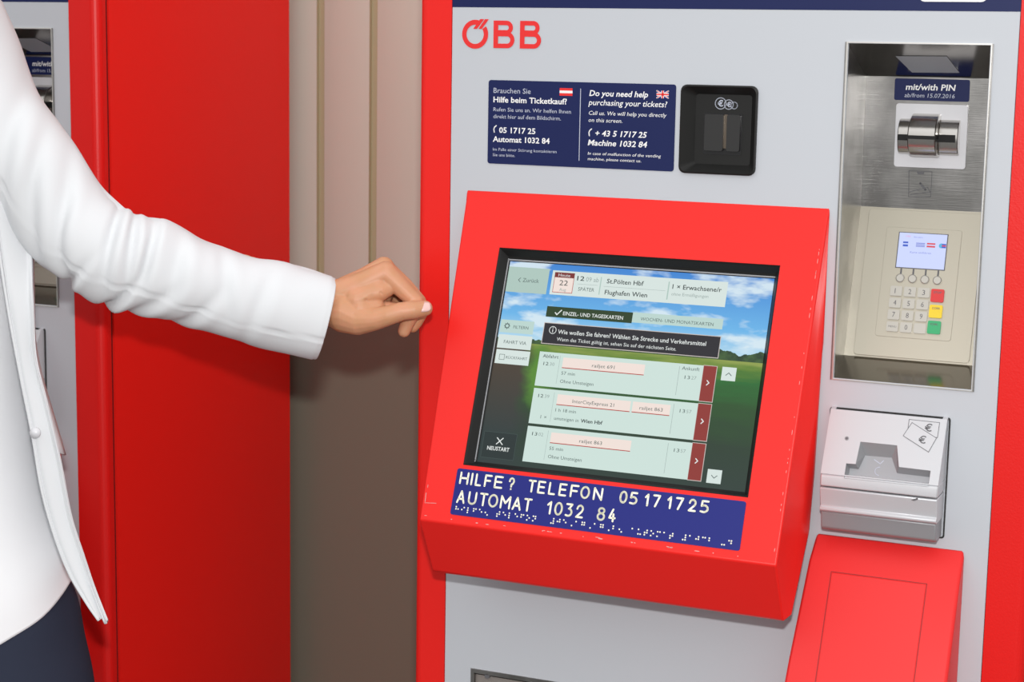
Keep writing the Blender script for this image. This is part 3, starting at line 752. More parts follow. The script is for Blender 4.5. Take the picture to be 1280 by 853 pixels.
    b.add([(95, 0, -615), (95, 40, -640), (95, 40, -760), (95, 0, -760)], [(0, 1, 2, 3)]); b.add([(330, 0, -615), (330, 40, -640), (330, 40, -760), (330, 0, -760)], [(0, 1, 2, 3)]); b.add([(95, 0, -760), (330, 0, -760), (330, 40, -760), (95, 40, -760)], [(0, 1, 2, 3)])
    P(b, 'tray_liner', M['steel'], tr)
    b = MB(); b.plate(front_at(6), [rc(96, 329, -758, -619)], 0, 2); P(b, 'tray_flap', mat('tray_flap', (.45, .40, .37), .25, .6) if 'tray_flap' not in bpy.data.materials else bpy.data.materials['tray_flap'], tr)
    for xx, rr_ in ((113, 3.2), (170, 2.6)):
        b = MB(); b.plate(front_at(3), [circ(xx, -617.5, rr_, 10)], 0, 4); P(b, 'tray_pin', M['edge_steel'] if xx > 150 else M['keytext'], tr)
    return root

def screen_mat():
    if 'screen_picture' in bpy.data.materials: return bpy.data.materials['screen_picture']
    m = bpy.data.materials.new('screen_picture'); m.use_nodes = True
    n = m.node_tree; L = n.links.new
    B = n.nodes['Principled BSDF']
    B.inputs['Base Color'].default_value = (.004, .004, .004, 1); B.inputs['Roughness'].default_value = .35; B.inputs['Specular IOR Level'].default_value = .3
    uv = n.nodes.new('ShaderNodeUVMap'); sp = n.nodes.new('ShaderNodeSeparateXYZ'); L(uv.outputs[0], sp.inputs[0])
    def mapping(sx_, sy_):
        q = n.nodes.new('ShaderNodeMapping'); q.inputs['Scale'].default_value = (sx_, sy_, 1); L(uv.outputs[0], q.inputs[0]); return q
    def noise_(sc_, sx_, sy_, det=4, rough=.55):
        q = n.nodes.new('ShaderNodeTexNoise'); q.inputs['Scale'].default_value = sc_; q.inputs['Detail'].default_value = det; q.inputs['Roughness'].default_value = rough
        L(mapping(sx_, sy_).outputs[0], q.inputs['Vector']); return q
    def ramp(inp, stops):
        q = n.nodes.new('ShaderNodeValToRGB'); e = q.color_ramp.elements
        while len(e) < len(stops): e.new(.5)
        for i, (p, c) in enumerate(stops): e[i].position = p; e[i].color = c if len(c) == 4 else (*c, 1)
        L(inp, q.inputs[0]); return q
    def mix(fac, a, b):
        q = n.nodes.new('ShaderNodeMix'); q.data_type = 'RGBA'
        if isinstance(fac, float): q.inputs[0].default_value = fac
        else: L(fac, q.inputs[0])
        L(a, q.inputs[6]) if not isinstance(a, tuple) else setattr(q.inputs[6], 'default_value', a)
        L(b, q.inputs[7]) if not isinstance(b, tuple) else setattr(q.inputs[7], 'default_value', b)
        return q.outputs[2]
    def math_(op, a, b=None):
        q = n.nodes.new('ShaderNodeMath'); q.operation = op
        L(a, q.inputs[0]) if not isinstance(a, float) else setattr(q.inputs[0], 'default_value', a)
        if b is not None: L(b, q.inputs[1]) if not isinstance(b, float) else setattr(q.inputs[1], 'default_value', b)
        return q.outputs[0]
    v, u = sp.outputs['Y'], sp.outputs['X']
    sky = ramp(v, [(.60, srgb(182, 218, 235)), (.74, srgb(104, 178, 230)), (1.0, srgb(56, 128, 208))]).outputs[0]
    cl = noise_(4.2, 1.0, 1.9)
    skyc = mix(ramp(cl.outputs['Fac'], [(.50, (0, 0, 0)), (.62, (.9, .9, .9))]).outputs[0], sky, srgb(215, 232, 240))
    gr = noise_(6, .6, 3.0)
    ground = ramp(math_('ADD', v, math_('MULTIPLY', math_('SUBTRACT', gr.outputs['Fac'], .5), .16)),
                  [(.0, srgb(38, 56, 50)), (.2, srgb(36, 58, 42)), (.38, srgb(38, 78, 36)), (.50, srgb(36, 104, 44)), (.56, srgb(92, 128, 44)), (.60, srgb(140, 156, 74))]).outputs[0]
    # bright green field in the middle left, dark brown earth lower left
    lg = noise_(7, 1, 1)
    near = math_('ADD', u, math_('MULTIPLY', math_('SUBTRACT', lg.outputs['Fac'], .5), .16))
    earth = ramp(near, [(.10, (1, 1, 1)), (.17, (0, 0, 0))]).outputs[0]
    g2 = mix(ramp(math_('ADD', math_('ABSOLUTE', math_('SUBTRACT', near, .185)), math_('MULTIPLY', math_('ABSOLUTE', math_('SUBTRACT', v, .45)), .5)), [(.03, (1, 1, 1)), (.11, (0, 0, 0))]).outputs[0], ground, srgb(84, 134, 44))
    ground2 = mix(earth, g2, ramp(v, [(.15, srgb(40, 54, 54)), (.5, srgb(70, 58, 46))]).outputs[0])
    # tree line along the horizon
    tn = noise_(9, 1.4, .2)
    top = math_('ADD', math_('MULTIPLY', tn.outputs['Fac'], .09), math_('MULTIPLY', math_('LESS_THAN', .62, u), .018))
    top = math_('ADD', top, .574)
    tree = math_('MULTIPLY', math_('LESS_THAN', v, top), math_('GREATER_THAN', v, .598))
    is_sky = math_('GREATER_THAN', v, .598)
    pic = mix(is_sky, ground2, skyc)
    pic = mix(tree, pic, ramp(noise_(30, 1, 1).outputs['Fac'], [(.35, srgb(30, 56, 36)), (.65, srgb(62, 92, 50))]).outputs[0])
    L(pic, B.inputs['Emission Color']); B.inputs['Emission Strength'].default_value = 1.0
    return m

machine = make_machine(True)
machine['label'] = 'red and grey ticket machine at the right with its lit touchscreen in view'

def copy_tree(o, parent=None):
    c = o.copy(); COL.objects.link(c)
    c.parent = parent
    for ch in list(o.children): copy_tree(ch, c)
    return c
m2 = copy_tree(machine)
m2.location.x -= 1.1574; m2.location.y += 0.0167; m2.location.z += 0.0025   # the pair is not set out dead level
m2['label'] = 'red ticket machine at the left, mostly hidden behind the woman in the white blazer'

# ------------------------------------------------------------------ the woman
fwh = Vector((fw.x, fw.y, 0)).normalized()
FH = fwh.dot(fw)
def at(px, py, w):
    """point w metres in front of the lens along the sight line: where she stands was surveyed this way"""
    d = fw + RT * ((px - 640) / FPX) - UP * ((py - 426.5) / FPX)
    return CAM + d * (w * FH / d.dot(fwh))          # w is kept on upright planes, so that she stands straight

foot = at(-95, 820, 2.06); foot.z = 0
person = empty('person', foot, 'woman in white blazer, white blouse and navy trousers reaching out one arm', 'person')
TC = (-fw).copy()                                   # from her towards the viewer

def pobj(name, vs, fs, m_, parent=person, smooth=True, mats=None):
    me = bpy.data.meshes.new(name); me.from_pydata([Vector(v) - foot for v in vs], [], fs)
    for x_ in (mats or [m_]): me.materials.append(x_)
    b_ = bmesh.new(); b_.from_mesh(me); bmesh.ops.recalc_face_normals(b_, faces=b_.faces); b_.to_mesh(me); b_.free()
    for p in me.polygons: p.use_smooth = smooth
    o = bpy.data.objects.new(name, me); COL.objects.link(o)
    o.parent = parent
    return o

def catmull(P_, t):
    n_ = len(P_) - 1; i = min(int(t), n_ - 1); f_ = t - i
    g = lambda k: P_[max(0, min(n_, k))]
    a, b_, c, d = g(i - 1), g(i), g(i + 1), g(i + 2)
    return .5 * ((2 * b_) + (c - a) * f_ + (2 * a - 5 * b_ + 4 * c - d) * f_ ** 2 + (3 * b_ - a - 3 * c + d) * f_ ** 3)

def loft(rings, name, m_, parent=person, closed=True, caps=(False, False), solid=0.0):
    n_ = len(rings[0]); vs = [p for r in rings for p in r]; fs = []
    for i in range(len(rings) - 1):
        for j in range(n_ if closed else n_ - 1):
            a, b_ = i * n_ + j, i * n_ + (j + 1) % n_
            fs.append((a, b_, b_ + n_, a + n_))
    if caps[0]: fs.append(tuple(range(n_)))
    if caps[1]: fs.append(tuple(range(len(vs) - n_, len(vs))))
    o = pobj(name, vs, fs, m_, parent)
    if solid:
        s = o.modifiers.new('solid', 'SOLIDIFY'); s.thickness = solid; s.offset = -1
    return o

# --- sleeve of the raised arm, ring by ring
SL = [((0, 0), (-110, 90), 2.060, .062), ((16, 42), (-80, 150), 2.055, .060), ((42, 112), (-35, 205), 2.045, .056), ((70, 151), (-4, 252), 2.035, .053), ((93, 182), (20, 292), 2.03, .050), ((124, 231), (52, 331), 2.025, .048),
      ((150, 257), (88, 355), 2.02, .047), ((178, 271), (120, 378), 2.02, .046), ((212, 276), (160, 389), 2.025, .046), ((250, 299), (207, 400), 2.03, .045), ((281, 310), (250, 411), 2.035, .043),
      ((310, 321), (290, 424), 2.04, .041), ((348, 326), (325, 434), 2.045, .040), ((386, 337), (362, 443), 2.05, .039), ((419, 347), (393, 450), 2.055, .038)]
tops = [at(a[0], a[1], w) for a, b_, w, d in SL]; bots = [at(b_[0], b_[1], w) for a, b_, w, d in SL]; deps = [Vector((d, 0, 0)) for *_, d in SL]
NR, NT = 150, 96
creases = [  # (t centre, slant, width, depth, theta centre, theta width)
    (6.5, .9, .16, .0065, 1.0, 1.1), (7.1, .9, .13, .0050, .9, .9), (7.8, .6, .16, .0045, 1.1, .9), (8.7, .5, .22, .0035, 1.2, .8), (5.2, 1.6, .25, .0050, 1.6, 1.0), (4.2, 1.8, .3, .0045, 1.7, .9),
    (6.0, -.6, .12, .0055, 2.9, .9), (7.4, -.9, .16, .0060, 2.7, .8), (10.3, .8, .3, .0028, 1.2, .9), (11.6, -.5, .25, .0022, 1.6, 1.0), (2.8, 1.4, .3, .004, 1.4, 1.0), (8.3, -1.4, .2, .004, 2.5, .7), (9.6, -1.3, .22, .003, 2.4, .8)]
rings = []
for i in range(NR + 1):
    t = i / NR * (len(SL) - 1)
    T_, B_, d_ = catmull(tops, t), catmull(bots, t), catmull(deps, t).x
    c = (T_ + B_) / 2; N_ = (T_ - B_) / 2
    ax = (catmull(tops, min(t + .2, 14)) + catmull(bots, min(t + .2, 14)) - catmull(tops, max(t - .2, 0)) - catmull(bots, max(t - .2, 0))).normalized()
    D_ = ax.cross(N_).normalized()
    if D_.dot(TC) < 0: D_ = -D_
    ring = []
    for j in range(NT):
        th = 2 * PI * j / NT           # 0 = top edge, pi/2 = towards the camera, pi = bottom edge
        p = c + N_ * math.cos(th) + D_ * d_ * math.sin(th)
        dirn = (N_.normalized() * math.cos(th) + D_ * math.sin(th))
        dz = 0
        for (tc_, sl_, wd_, dp_, thc, thw) in creases:
            u_ = (t - tc_ - sl_ * (th - thc) * .5) / wd_
            e_ = math.exp(-((th - thc) / thw) ** 2)
            dz -= dp_ * 1.35 * e_ * math.exp(-u_ * u_)
            dz += dp_ * .75 * e_ * math.exp(-((u_ - 1.9) / 1.3) ** 2)
        dz += .003 * noise.noise(Vector((t * .8, th * .8, 3)))
        seam = (th - 2.02 + .05 * math.sin(t)) / .022
        if t > 1: dz -= .0024 * math.exp(-seam * seam) - .0006 * math.exp(-((seam - 3) / 2) ** 2)
        if t > 13.85: dz -= .001
        ring.append(p + dirn * dz)
    rings.append(ring)
# turned cuff edge and the lining going back inside
last = rings[-1]; cen = sum(last, Vector()) / NT; axd = (cen - sum(rings[-4], Vector()) / NT).normalized()
for k, (s_, off) in enumerate(((.985, .0012), (.955, .0014), (.93, .0002), (.91, -.004), (.88, -.05))):
    rings.append([cen + (p - cen) * s_ + axd * off for p in last])
sleeve = loft(rings, 'blazer_sleeve', M['jacket'], caps=(True, False))

# --- torso cloth
def ell(c, N_, B_, n_=64, k=None):
    return [c + N_ * math.cos(2 * PI * j / n_) + B_ * math.sin(2 * PI * j / n_) for j in range(n_)]
def trow(lx, rx, y, w, depth, ly=None, dip=0):
    L_, R_ = at(lx, y if ly is None else ly, w), at(rx, y, w)
    B_ = TC * depth; B_ = Vector((B_.x, B_.y, 0)).normalized() * depth + Vector((0, 0, -dip))
    return ell((L_ + R_) / 2, (R_ - L_) / 2, B_, 96)
rows = [trow(-190, -50, 20, 2.08, .06), trow(-230, 0, 60, 2.08, .085), trow(-250, 10, 160, 2.08, .105), trow(-250, 18, 260, 2.08, .115), trow(-235, 22, 380, 2.08, .105), trow(-225, 30, 480, 2.08, .098),
        trow(-228, 42, 570, 2.08, .104), trow(-232, 58, 640, 2.075, .110, dip=.02), trow(-238, 80, 690, 2.07, .114, dip=.045), trow(-244, 92, 716, 2.07, .118, ly=762, dip=.060)]
rr2 = []
for i in range(73):
    t = i / 72 * (len(rows) - 1)
    rg = []
    for j in range(96):
        p = catmull([r[j] for r in rows], t)
        th = 2 * PI * j / 96
        f_ = .0022 * math.sin(th * 9 + t * .5) * max(0, (t - 3) / 6) * math.sin(th) ** 2 + .003 * noise.noise(Vector((th * 2, t * .7, 1)))
        rg.append(p + (p - (rows[4][0] + rows[4][48]) / 2).normalized() * f_)
    rr2.append(rg)
blouse = loft(rr2, 'blouse', M['blouse'], solid=.0015)

# blazer body: open front, from its front edge round her back to the other front edge
fe = [(-70, 20), (-40, 90), (-16, 190), (-4, 290), (12, 395), (28, 480), (41, 545), (52, 610), (67, 665), (86, 715), (108, 753), (124, 776)]
se = [(-34, 5), (2, 74), (21, 187), (39, 285), (42, 370), (44, 440), (58, 498), (75, 570), (88, 640), (103, 690), (115, 730), (129.5, 770)]
bk = [20, 80, 150, 230, 320, 400, 450, 500, 530, 560, 575, 590]
rows = []
for i in range(12):
    q = i / 11
    wf, ws = 2.00 - .03 * q, 2.012 - .03 * q
    if i <= 3: ws += .025
    a, s = at(*fe[i], wf), at(*se[i], ws)
    mid = a.lerp(s, .55) + TC * .006
    near_b = at(se[i][0] - 4 if i < 6 else 40 + 22 * min(1, (i - 5) / 3), bk[i] + (se[i][1] - bk[i]) * .35, 2.115)
    b1 = at(-10 + 10 * q, bk[i], 2.19); b2 = at(-120, bk[i], 2.215); b3 = at(-230, bk[i], 2.18); b4 = at(-262 - 10 * q, bk[i] * .5 + se[i][1] * .5, 2.08)
    b5 = at(-235, se[i][1], 1.985); b6 = at(-180 - 25 * q, fe[i][1], 1.955)
    rows.append([a, a.lerp(mid, .5) + TC * .002, mid, mid.lerp(s, .6) + TC * .002, s, near_b, b1, b2, b3, b4, b5, b6])
grid = []
for i in range(67):
    t = i / 66 * 11
    ctl = [catmull([r[j] for r in rows], t) for j in range(12)]
    grid.append([catmull(ctl, u / 84 * 11) for u in range(85)])
blazer = loft(grid, 'blazer', M['jacket'], closed=False, solid=.0035)
loft([[at(50 + 20 * k / 8, 470 + 92 * k / 8, 2.10).lerp(at(53 + 30 * k / 8, 468 + 101 * k / 8, 2.115), j / 4) + TC * .006 * math.sin(PI * j / 4) for j in range(5)] for k in range(9)], 'back_vent', M['jacket'], blazer, closed=False, solid=.003)
# stitched rib along the front edge, and the button
def tube(pts, r, name, m_, n_=8, parent=person):
    rg = []
    for i, p in enumerate(pts):
        d = (pts[min(i + 1, len(pts) - 1)] - pts[max(i - 1, 0)]).normalized()
        a = d.orthogonal().normalized(); b_ = d.cross(a)
        rg.append([p + (a * math.cos(2 * PI * k / n_) + b_ * math.sin(2 * PI * k / n_)) * r for k in range(n_)])
    return loft(rg, name, m_, parent, caps=(True, True))
edge = [grid[i][0] + TC * .0012 for i in range(16, 67)]
tube(edge, .0016, 'piping', M['jacket'], parent=blazer)
edge = [grid[i][3] + TC * .0006 for i in range(16, 66)]
tube(edge, .0008, 'piping', M['jacket'], parent=blazer)
bp_ = at(44.5, 541, 1.972)
tube([bp_, bp_ + TC * .003], .0058, 'button', M['button'], 16, parent=blazer).scale = (1, 1, 1)

# --- trousers: hips and two legs down to the shoes
def hrow(lx, rx, y, w, d): return trow(lx, rx, y, w, d)
hips = [hrow(-200, 50, 640, 2.08, .085), hrow(-212, 60, 690, 2.075, .095), hrow(-222, 92, 745, 2.07, .105), hrow(-228, 104, 800, 2.07, .112), hrow(-232, 116, 860, 2.07, .115), hrow(-228, 118, 930, 2.07, .108)]
hg = [[catmull([r[j] for r in hips], i / 30 * 5) for j in range(96)] for i in range(31)]
c0 = sum(hg[-1], Vector()) / 96
ext = (hg[-1][0] - hg[-1][48]) / 2
vs_, rg = [], list(hg)
for k in range(1, 5):
    rg.append([c0 + (p - c0) * (1 - .13 * k * k / 4) + Vector((0, 0, -.018 * k)) for p in hg[-1]])
trousers = loft(rg, 'trousers', M['navy_cloth'], caps=(True, True))
hd = Vector((ext.x, ext.y, 0)); fwd = Vector((TC.x, TC.y, 0)).normalized(); ez = Vector((0, 0, 1))
hdn = hd.normalized()
for sgn in (-1, 1):
    lr = []
    for zf, off, ra, rb in ((0, .50, .086, .102), (.12, .50, .082, .092), (.3, .49, .068, .074), (.47, .47, .060, .066), (.62, .46, .060, .062), (.8, .45, .064, .066), (1, .44, .070, .074)):
        z = c0.z + .02 - zf * (c0.z - .03)
        c = Vector((c0.x, c0.y, z)) + hd * off * sgn
        lr.append(ell(c, hdn * ra, fwd * rb, 40))
    g_ = [[catmull([r[j] for r in lr], i / 36 * 6) for j in range(40)] for i in range(37)]
    loft(g_, 'trouser_leg', M['navy_cloth'])
    # shoe with a low heel
    c = Vector((c0.x, c0.y, 0)) + hd * .44 * sgn
    sr = []
    for s_, w_, h_, z_ in ((-.075, .012, .02, .075), (-.07, .026, .05, .06), (-.03, .031, .06, .05), (.03, .034, .045, .035), (.09, .040, .028, .02), (.14, .034, .020, .015), (.17, .018, .012, .012), (.178, .004, .004, .010)):
        sr.append([c + fwd * s_ + hdn * w_ * math.cos(2 * PI * k / 20) + ez * (z_ + h_ * .5 + h_ * .5 * math.sin(2 * PI * k / 20)) for k in range(20)])
    loft(sr, 'shoe', M['shoe'], caps=(True, True))
    hl = [[c + fwd * (-.05) + (hdn * math.cos(2 * PI * k / 14) + fwd * math.sin(2 * PI * k / 14)) * r_ + ez * z_ for k in range(14)] for z_, r_ in ((.0, .011), (.03, .013), (.07, .022))]
    loft(hl, 'heel', M['shoe'], caps=(True, True))

# --- body: tapered limbs fused by voxel remeshing, one continuous surface
class Blob:
    def __init__(s): s.v, s.f = [], []
    def ball(s, c, r, sc=None, ax=None, nu=14, nv=9):
        k = len(s.v); c = Vector(c)
        for i in range(nv + 1):
            for j in range(nu):
                a, b_ = PI * i / nv, 2 * PI * j / nu
                q = Vector((math.sin(a) * math.cos(b_), math.sin(a) * math.sin(b_), math.cos(a))) * r
                if sc:
                    e = ax or (Vector((1, 0, 0)), Vector((0, 1, 0)), Vector((0, 0, 1)))
                    q = e[0] * q.x * sc[0] + e[1] * q.y * sc[1] + e[2] * q.z * sc[2]
                s.v.append(c + q)
        for i in range(nv):
            for j in range(nu):
                a, b_ = k + i * nu + j, k + i * nu + (j + 1) % nu
                s.f.append((a, b_, b_ + nu, a + nu))
    def cap(s, a, b_, ra, rb, n_=None):
        """tapered capsule made of closely spaced balls"""
        L_ = (b_ - a).length; n_ = n_ or max(2, int(L_ / (min(ra, rb) * .22)) + 1)
        for i in range(n_ + 1):
            t = i / n_; s.ball(a.lerp(b_, t), ra + (rb - ra) * t)
    def chain(s, *pr):
        for (a, ra), (b_, rb) in zip(pr, pr[1:]): s.cap(a, b_, ra, rb)
    def remesh(s, vox, smooth=4):
        me = bpy.data.meshes.new('blob'); me.from_pydata(s.v, [], s.f)
        o = bpy.data.objects.new('blob', me); COL.objects.link(o)
        r = o.modifiers.new('r', 'REMESH'); r.mode = 'VOXEL'; r.voxel_size = vox; r.use_smooth_shade = True
        sm = o.modifiers.new('s', 'SMOOTH'); sm.factor = .5; sm.iterations = smooth
        dg = bpy.context.evaluated_depsgraph_get()
        nm = bpy.data.meshes.new_from_object(o.evaluated_get(dg))
        vs = [v.co.copy() for v in nm.vertices]; fs = [tuple(p.vertices) for p in nm.polygons]
        bpy.data.objects.remove(o)
        return vs, fs

HO = at(470, 375, 2.055)                     # middle of the raised hand
PXM = .000892
def hp(px, py, t):                            # right, down from the hand's middle; t = mm towards the viewer
    return HO + RT * (px - 470) * PXM - UP * (py - 375) * PXM + TC * (t * .001)
H = Blob()
m3 = .001
# wrist and forearm inside the sleeve
for px, py, t, r in ((300, 352, 0, 31), (350, 365, 0, 28), (395, 377, 0, 25), (415, 381, 0, 24), (430, 383, 0, 25)):
    H.ball(hp(px, py, t), r * m3, (1, 1, 1))
H.cap(hp(300, 352, 0), hp(395, 377, 0), .031, .0255, 12); H.cap(hp(395, 377, 0), hp(432, 384, 0), .0255, .0245, 8)
# metacarpals
H.chain((hp(424, 368, 6), .0165), (hp(455, 355, 9), .0140), (hp(483, 341, 9), .0125))
H.chain((hp(424, 366, -6), .0155), (hp(455, 349, -8), .0130), (hp(479, 334, -10), .0120))
H.chain((hp(424, 370, -16), .015), (hp(474, 341, -29), .0115))
H.chain((hp(424, 378, -20), .015), (hp(468, 352, -44), .0105))
# palm mass
H.chain((hp(430, 388, 2), .024), (hp(452, 378, 0), .022), (hp(470, 366, -8), .019))
H.chain((hp(440, 384, -20), .018), (hp(468, 370, -30), .014))
# index finger: bends down behind the thumb tip
H.chain((hp(483, 342, 9), .0125), (hp(500, 358, 12), .0108), (hp(520, 377, 11), .0095), (hp(515, 392, 5), .0088), (hp(509, 404, 2), .0080), (hp(505, 414, 1), .0070))
# middle finger
H.chain((hp(479, 336, -10), .012), (hp(505, 358, -10), .0100), (hp(522, 377, -10), .0092), (hp(524, 392, -12), .0084), (hp(519, 402, -14), .0078), (hp(515, 408, -14), .007))
# ring finger
H.chain((hp(474, 342, -29), .0112), (hp(509, 368, -28), .0090), (hp(512, 388, -30), .0082), (hp(500, 396, -28), .0074), (hp(494, 396, -24), .0065))
# little finger
H.chain((hp(468, 353, -44), .0100), (hp(497, 374, -44), .0080), (hp(500, 389, -44), .0072), (hp(489, 394, -40), .0062))
# thumb
H.chain((hp(432, 390, 6), .0235), (hp(448, 399, 13), .0180), (hp(470, 399, 21), .0130), (hp(487, 395, 25), .0112), (hp(503, 390, 26), .0104), (hp(518, 388, 25), .0103), (hp(532, 386, 22), .0088))
# web between thumb and index finger
H.chain((hp(448, 376, 12), .0165), (hp(464, 367, 14), .0120), (hp(474, 358, 12), .0105)); H.chain((hp(452, 386, 14), .0150), (hp(472, 384, 14), .0095)); H.chain((hp(462, 369, 14), .0120), (hp(477, 365, 14), .0105), (hp(484, 362, 12), .0095)); H.chain((hp(484, 385, 8), .0075), (hp(496, 386, 8), .0065))
hv, hf = H.remesh(.0010, 5)
# skin folds carved into the raised hand
def carve(p, pts, w, d):
    best = 9
    for a, b_ in zip(pts, pts[1:]):
        ab = b_ - a; t = max(0, min(1, (p - a).dot(ab) / ab.length_squared)); best = min(best, (p - a - ab * t).length)
    return d * math.exp(-(best / w) ** 2)
folds = [([hp(460, 376, 27), hp(473, 383, 27), hp(482, 385, 25)], .0013, .0036), ([hp(478, 366, 24), hp(484, 374, 24)], .0012, .0011), ([hp(490, 364, 22), hp(489, 373, 22)], .0010, .0024),
         ([hp(500, 380, 32), hp(501, 398, 32)], .0012, .0007), ([hp(505, 380, 32), hp(506, 398, 32)], .0010, .0006), ([hp(445, 394, 28), hp(456, 402, 28), hp(470, 410, 26)], .0018, .0009), ([hp(470, 372, 26), hp(477, 380, 26)], .0010, .0022)]
hc = hp(470, 378, -5)
out = []
for v in hv:
    k = sum(carve(v, *f_) for f_ in folds) if (v - hc).dot(TC) > 0 else 0
    out.append(v + (hc - v).normalized() * k if k > 1e-5 else v)
hv = out

Bd = Blob()
def up_(p, z): return Vector((p.x, p.y, z))
ch = Vector((c0.x, c0.y, 0)) + fwd * -.01
hp0 = ch.copy(); ch = at(-112, 300, 2.085); ch.z = 0
shz, hipz = at(-110, 40, 2.08).z, c0.z + .08
nk = up_(ch, shz + .035) + fwd * -.01
Bd.chain((up_(hp0, hipz), .10), (up_(ch, hipz + .18), .075), (up_(ch, shz - .14), .075), (up_(ch, shz - .04), .06), (nk, .05), (nk + ez * .06, .047))
sh = at(-58, 62, 2.065)
for sg in (-1, 1):
    Bd.chain((up_(ch, shz - .05), .06), (sh if sg > 0 else up_(ch, shz - .055) - hdn * .125, .040))
    Bd.chain((up_(hp0, hipz) + hd * .4 * sg, .085), (up_(hp0, hipz * .53) + hd * .45 * sg, .05), (up_(hp0, .12) + hd * .44 * sg, .035), (up_(hp0, .06) + hd * .44 * sg, .03))
    Bd.chain((up_(hp0, .05) + hd * .44 * sg, .025), (up_(hp0, .03) + hd * .44 * sg + fwd * .1, .018))
sh = at(-58, 62, 2.065)
Bd.chain((sh, .046), (at(-20, 155, 2.05), .040), (at(66, 262, 2.03), .034), (at(150, 325, 2.03), .034), (at(300, 365, 2.04), .029), (hp(380, 374, 0), .024))
sh2 = up_(ch, shz - .045) - hdn * .135
el2, wr2 = sh2 - hdn * .07 + ez * -.27, sh2 - hdn * .08 + ez * -.50 + fwd * .06
Bd.chain((sh2 + hdn * .04 - ez * .01, .040), (el2, .033), (wr2, .022))
# her other hand hangs relaxed
pal = wr2 - ez * .055 + fwd * .005
Bd.chain((wr2, .022), (pal, .026), (pal - ez * .02, .024))
for k in range(4):
    o_ = fwd * (.024 - .016 * k); l_ = (.040, .045, .042, .032)[k]
    Bd.chain((pal - ez * .03 + o_, .0092), (pal - ez * (.03 + l_) + o_ + hdn * .006, .0082), (pal - ez * (.03 + l_ * 1.7) + o_ + hdn * .018, .0070))
Bd.chain((wr2 - ez * .025 + fwd * .02, .012), (pal + fwd * .042 + hdn * .012, .0105), (pal - ez * .035 + fwd * .046 + hdn * .02, .0085))
# head: skull, jaw, nose, ears, brow
face = (fwd * .75 + hdn * .65).normalized(); sd = ez.cross(face).normalized()
hc_ = nk + ez * .145 + face * .02
AX = (sd, face, ez)
Bd.ball(hc_ + ez * .02, .1, (.76, .92, .98), AX, 28, 18); Bd.ball(hc_ + ez * -.045 + face * .025, .07, (.78, .88, .95), AX, 24, 14)
Bd.chain((hc_ + face * .088 + ez * .015, .007), (hc_ + face * .108 - ez * .022, .011)); Bd.ball(hc_ + face * .096 - ez * .027 , .010, (1.7, .8, .8), AX)
for sg in (-1, 1):
    Bd.ball(hc_ + sd * .076 * sg - ez * .005 - face * .005, .028, (.3, .65, 1.1), AX)
Bd.ball(hc_ + face * .083 - ez * .052, .014, (1.5, .7, .6), AX); Bd.ball(hc_ + face * .078 - ez * .085, .018, (1.1, .8, .8), AX)
bv, bf = Bd.remesh(.0045, 3)
k = len(bv)
body = pobj('body', bv + hv, bf + [tuple(i + k for i in f_) for f_ in hf], M['skin'])
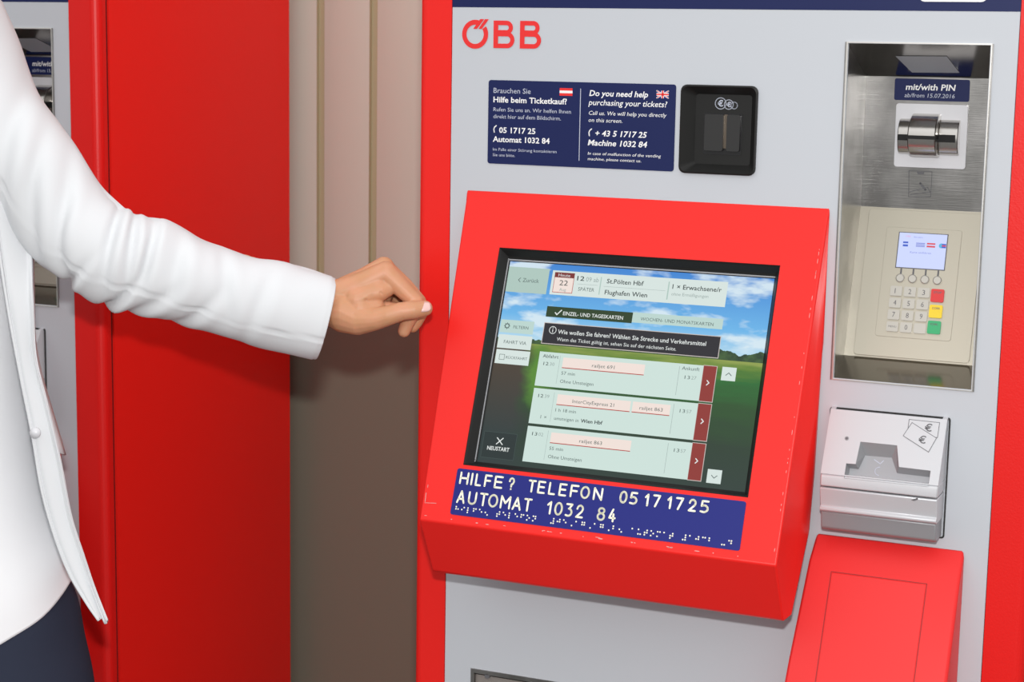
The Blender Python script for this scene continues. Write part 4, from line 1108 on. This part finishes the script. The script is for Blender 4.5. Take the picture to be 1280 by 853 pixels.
# thumb nail
nc = hp(531.5, 384, 30.4)
nx_, nz_ = (RT * .97 + UP * .10 - TC * .18).normalized(), None
nn = (TC * .90 + UP * .34 + RT * .12).normalized(); nx_ = (nx_ - nn * nx_.dot(nn)).normalized(); ny_ = nn.cross(nx_)
nv_, nf_ = [], []
for i in range(9):
    for j in range(9):
        u_, v_ = (i / 4 - 1), (j / 4 - 1)
        k_ = math.sqrt(max(0, 1 - (abs(u_) ** 3) * .72))
        X_, Y_ = u_ * .0074, v_ * .0060 * k_
        nv_.append(nc + nx_ * X_ + ny_ * Y_ - nn * ((Y_ ** 2) / .020 + (X_ ** 2) / .06) + nn * .0008)
nf_ = [(i * 9 + j, i * 9 + j + 1, i * 9 + j + 10, i * 9 + j + 9) for i in range(8) for j in range(8)]
nail = pobj('fingernail', nv_, nf_, M['nail']); sm_ = nail.modifiers.new('s', 'SOLIDIFY'); sm_.thickness = .0008
for sg in (-1, 1):
    e0 = Blob(); ec = hc_ + face * .083 + sd * .031 * sg + ez * .005
    e0.ball(ec, .0125, nu=16, nv=10); eo = pobj('eye', e0.v, e0.f, M['eye_white'])
    e1 = Blob(); e1.ball(ec + face * .0085, .006, nu=14, nv=8); pobj('iris', e1.v, e1.f, M['iris'], eo)
    e2 = Blob(); e2.cap(hc_ + face * .095 + sd * .018 * sg + ez * .024, hc_ + face * .086 + sd * .046 * sg + ez * .026, .003, .002); pobj('eyebrow', e2.v, e2.f, M['hair'])
lp = Blob(); lp.ball(hc_ + face * .0935 - ez * .052, .008, (2.2, .6, .55), AX); pobj('lips', lp.v, lp.f, M['lips'])
hr = Blob()
hr.ball(hc_ + ez * .032 - face * .016, .108, (.80, .92, .95), AX, 24, 16)
for sg in (-1, 1): hr.chain((hc_ + sd * .07 * sg + ez * .03 - face * .03, .035), (hc_ + sd * .074 * sg - ez * .06 - face * .04, .030), (hc_ + sd * .065 * sg - ez * .15 - face * .055, .022))
hr.chain((hc_ - face * .07, .05), (hc_ - face * .085 - ez * .14, .035), (hc_ - face * .085 - ez * .2, .022)); hr.chain((hc_ - face * .08 + sd * .04 - ez * .05, .04), (hc_ - face * .08 - sd * .04 - ez * .05, .04))
v_, f_ = hr.remesh(.006, 4); pobj('hair', v_, f_, M['hair'])
# blazer sleeve of the hanging arm
sl2 = []
for p, r in ((sh2 + hdn * .16 + ez * .020, .048), (sh2 + hdn * .08 + ez * .012, .064), (sh2 - hdn * .01, .064), (sh2 - hdn * .035 - ez * .1, .055), (el2, .050), (el2.lerp(wr2, .5), .045), (wr2 + ez * .02, .040)):
    sl2.append(ell(p, hdn * r, fwd * r, 32))
# rings lie flat except at the shoulder
g_ = [[catmull([r[j] for r in sl2], i / 40 * 6) for j in range(32)] for i in range(41)]
loft(g_, 'blazer_sleeve', M['jacket'], caps=(True, False), solid=.003)
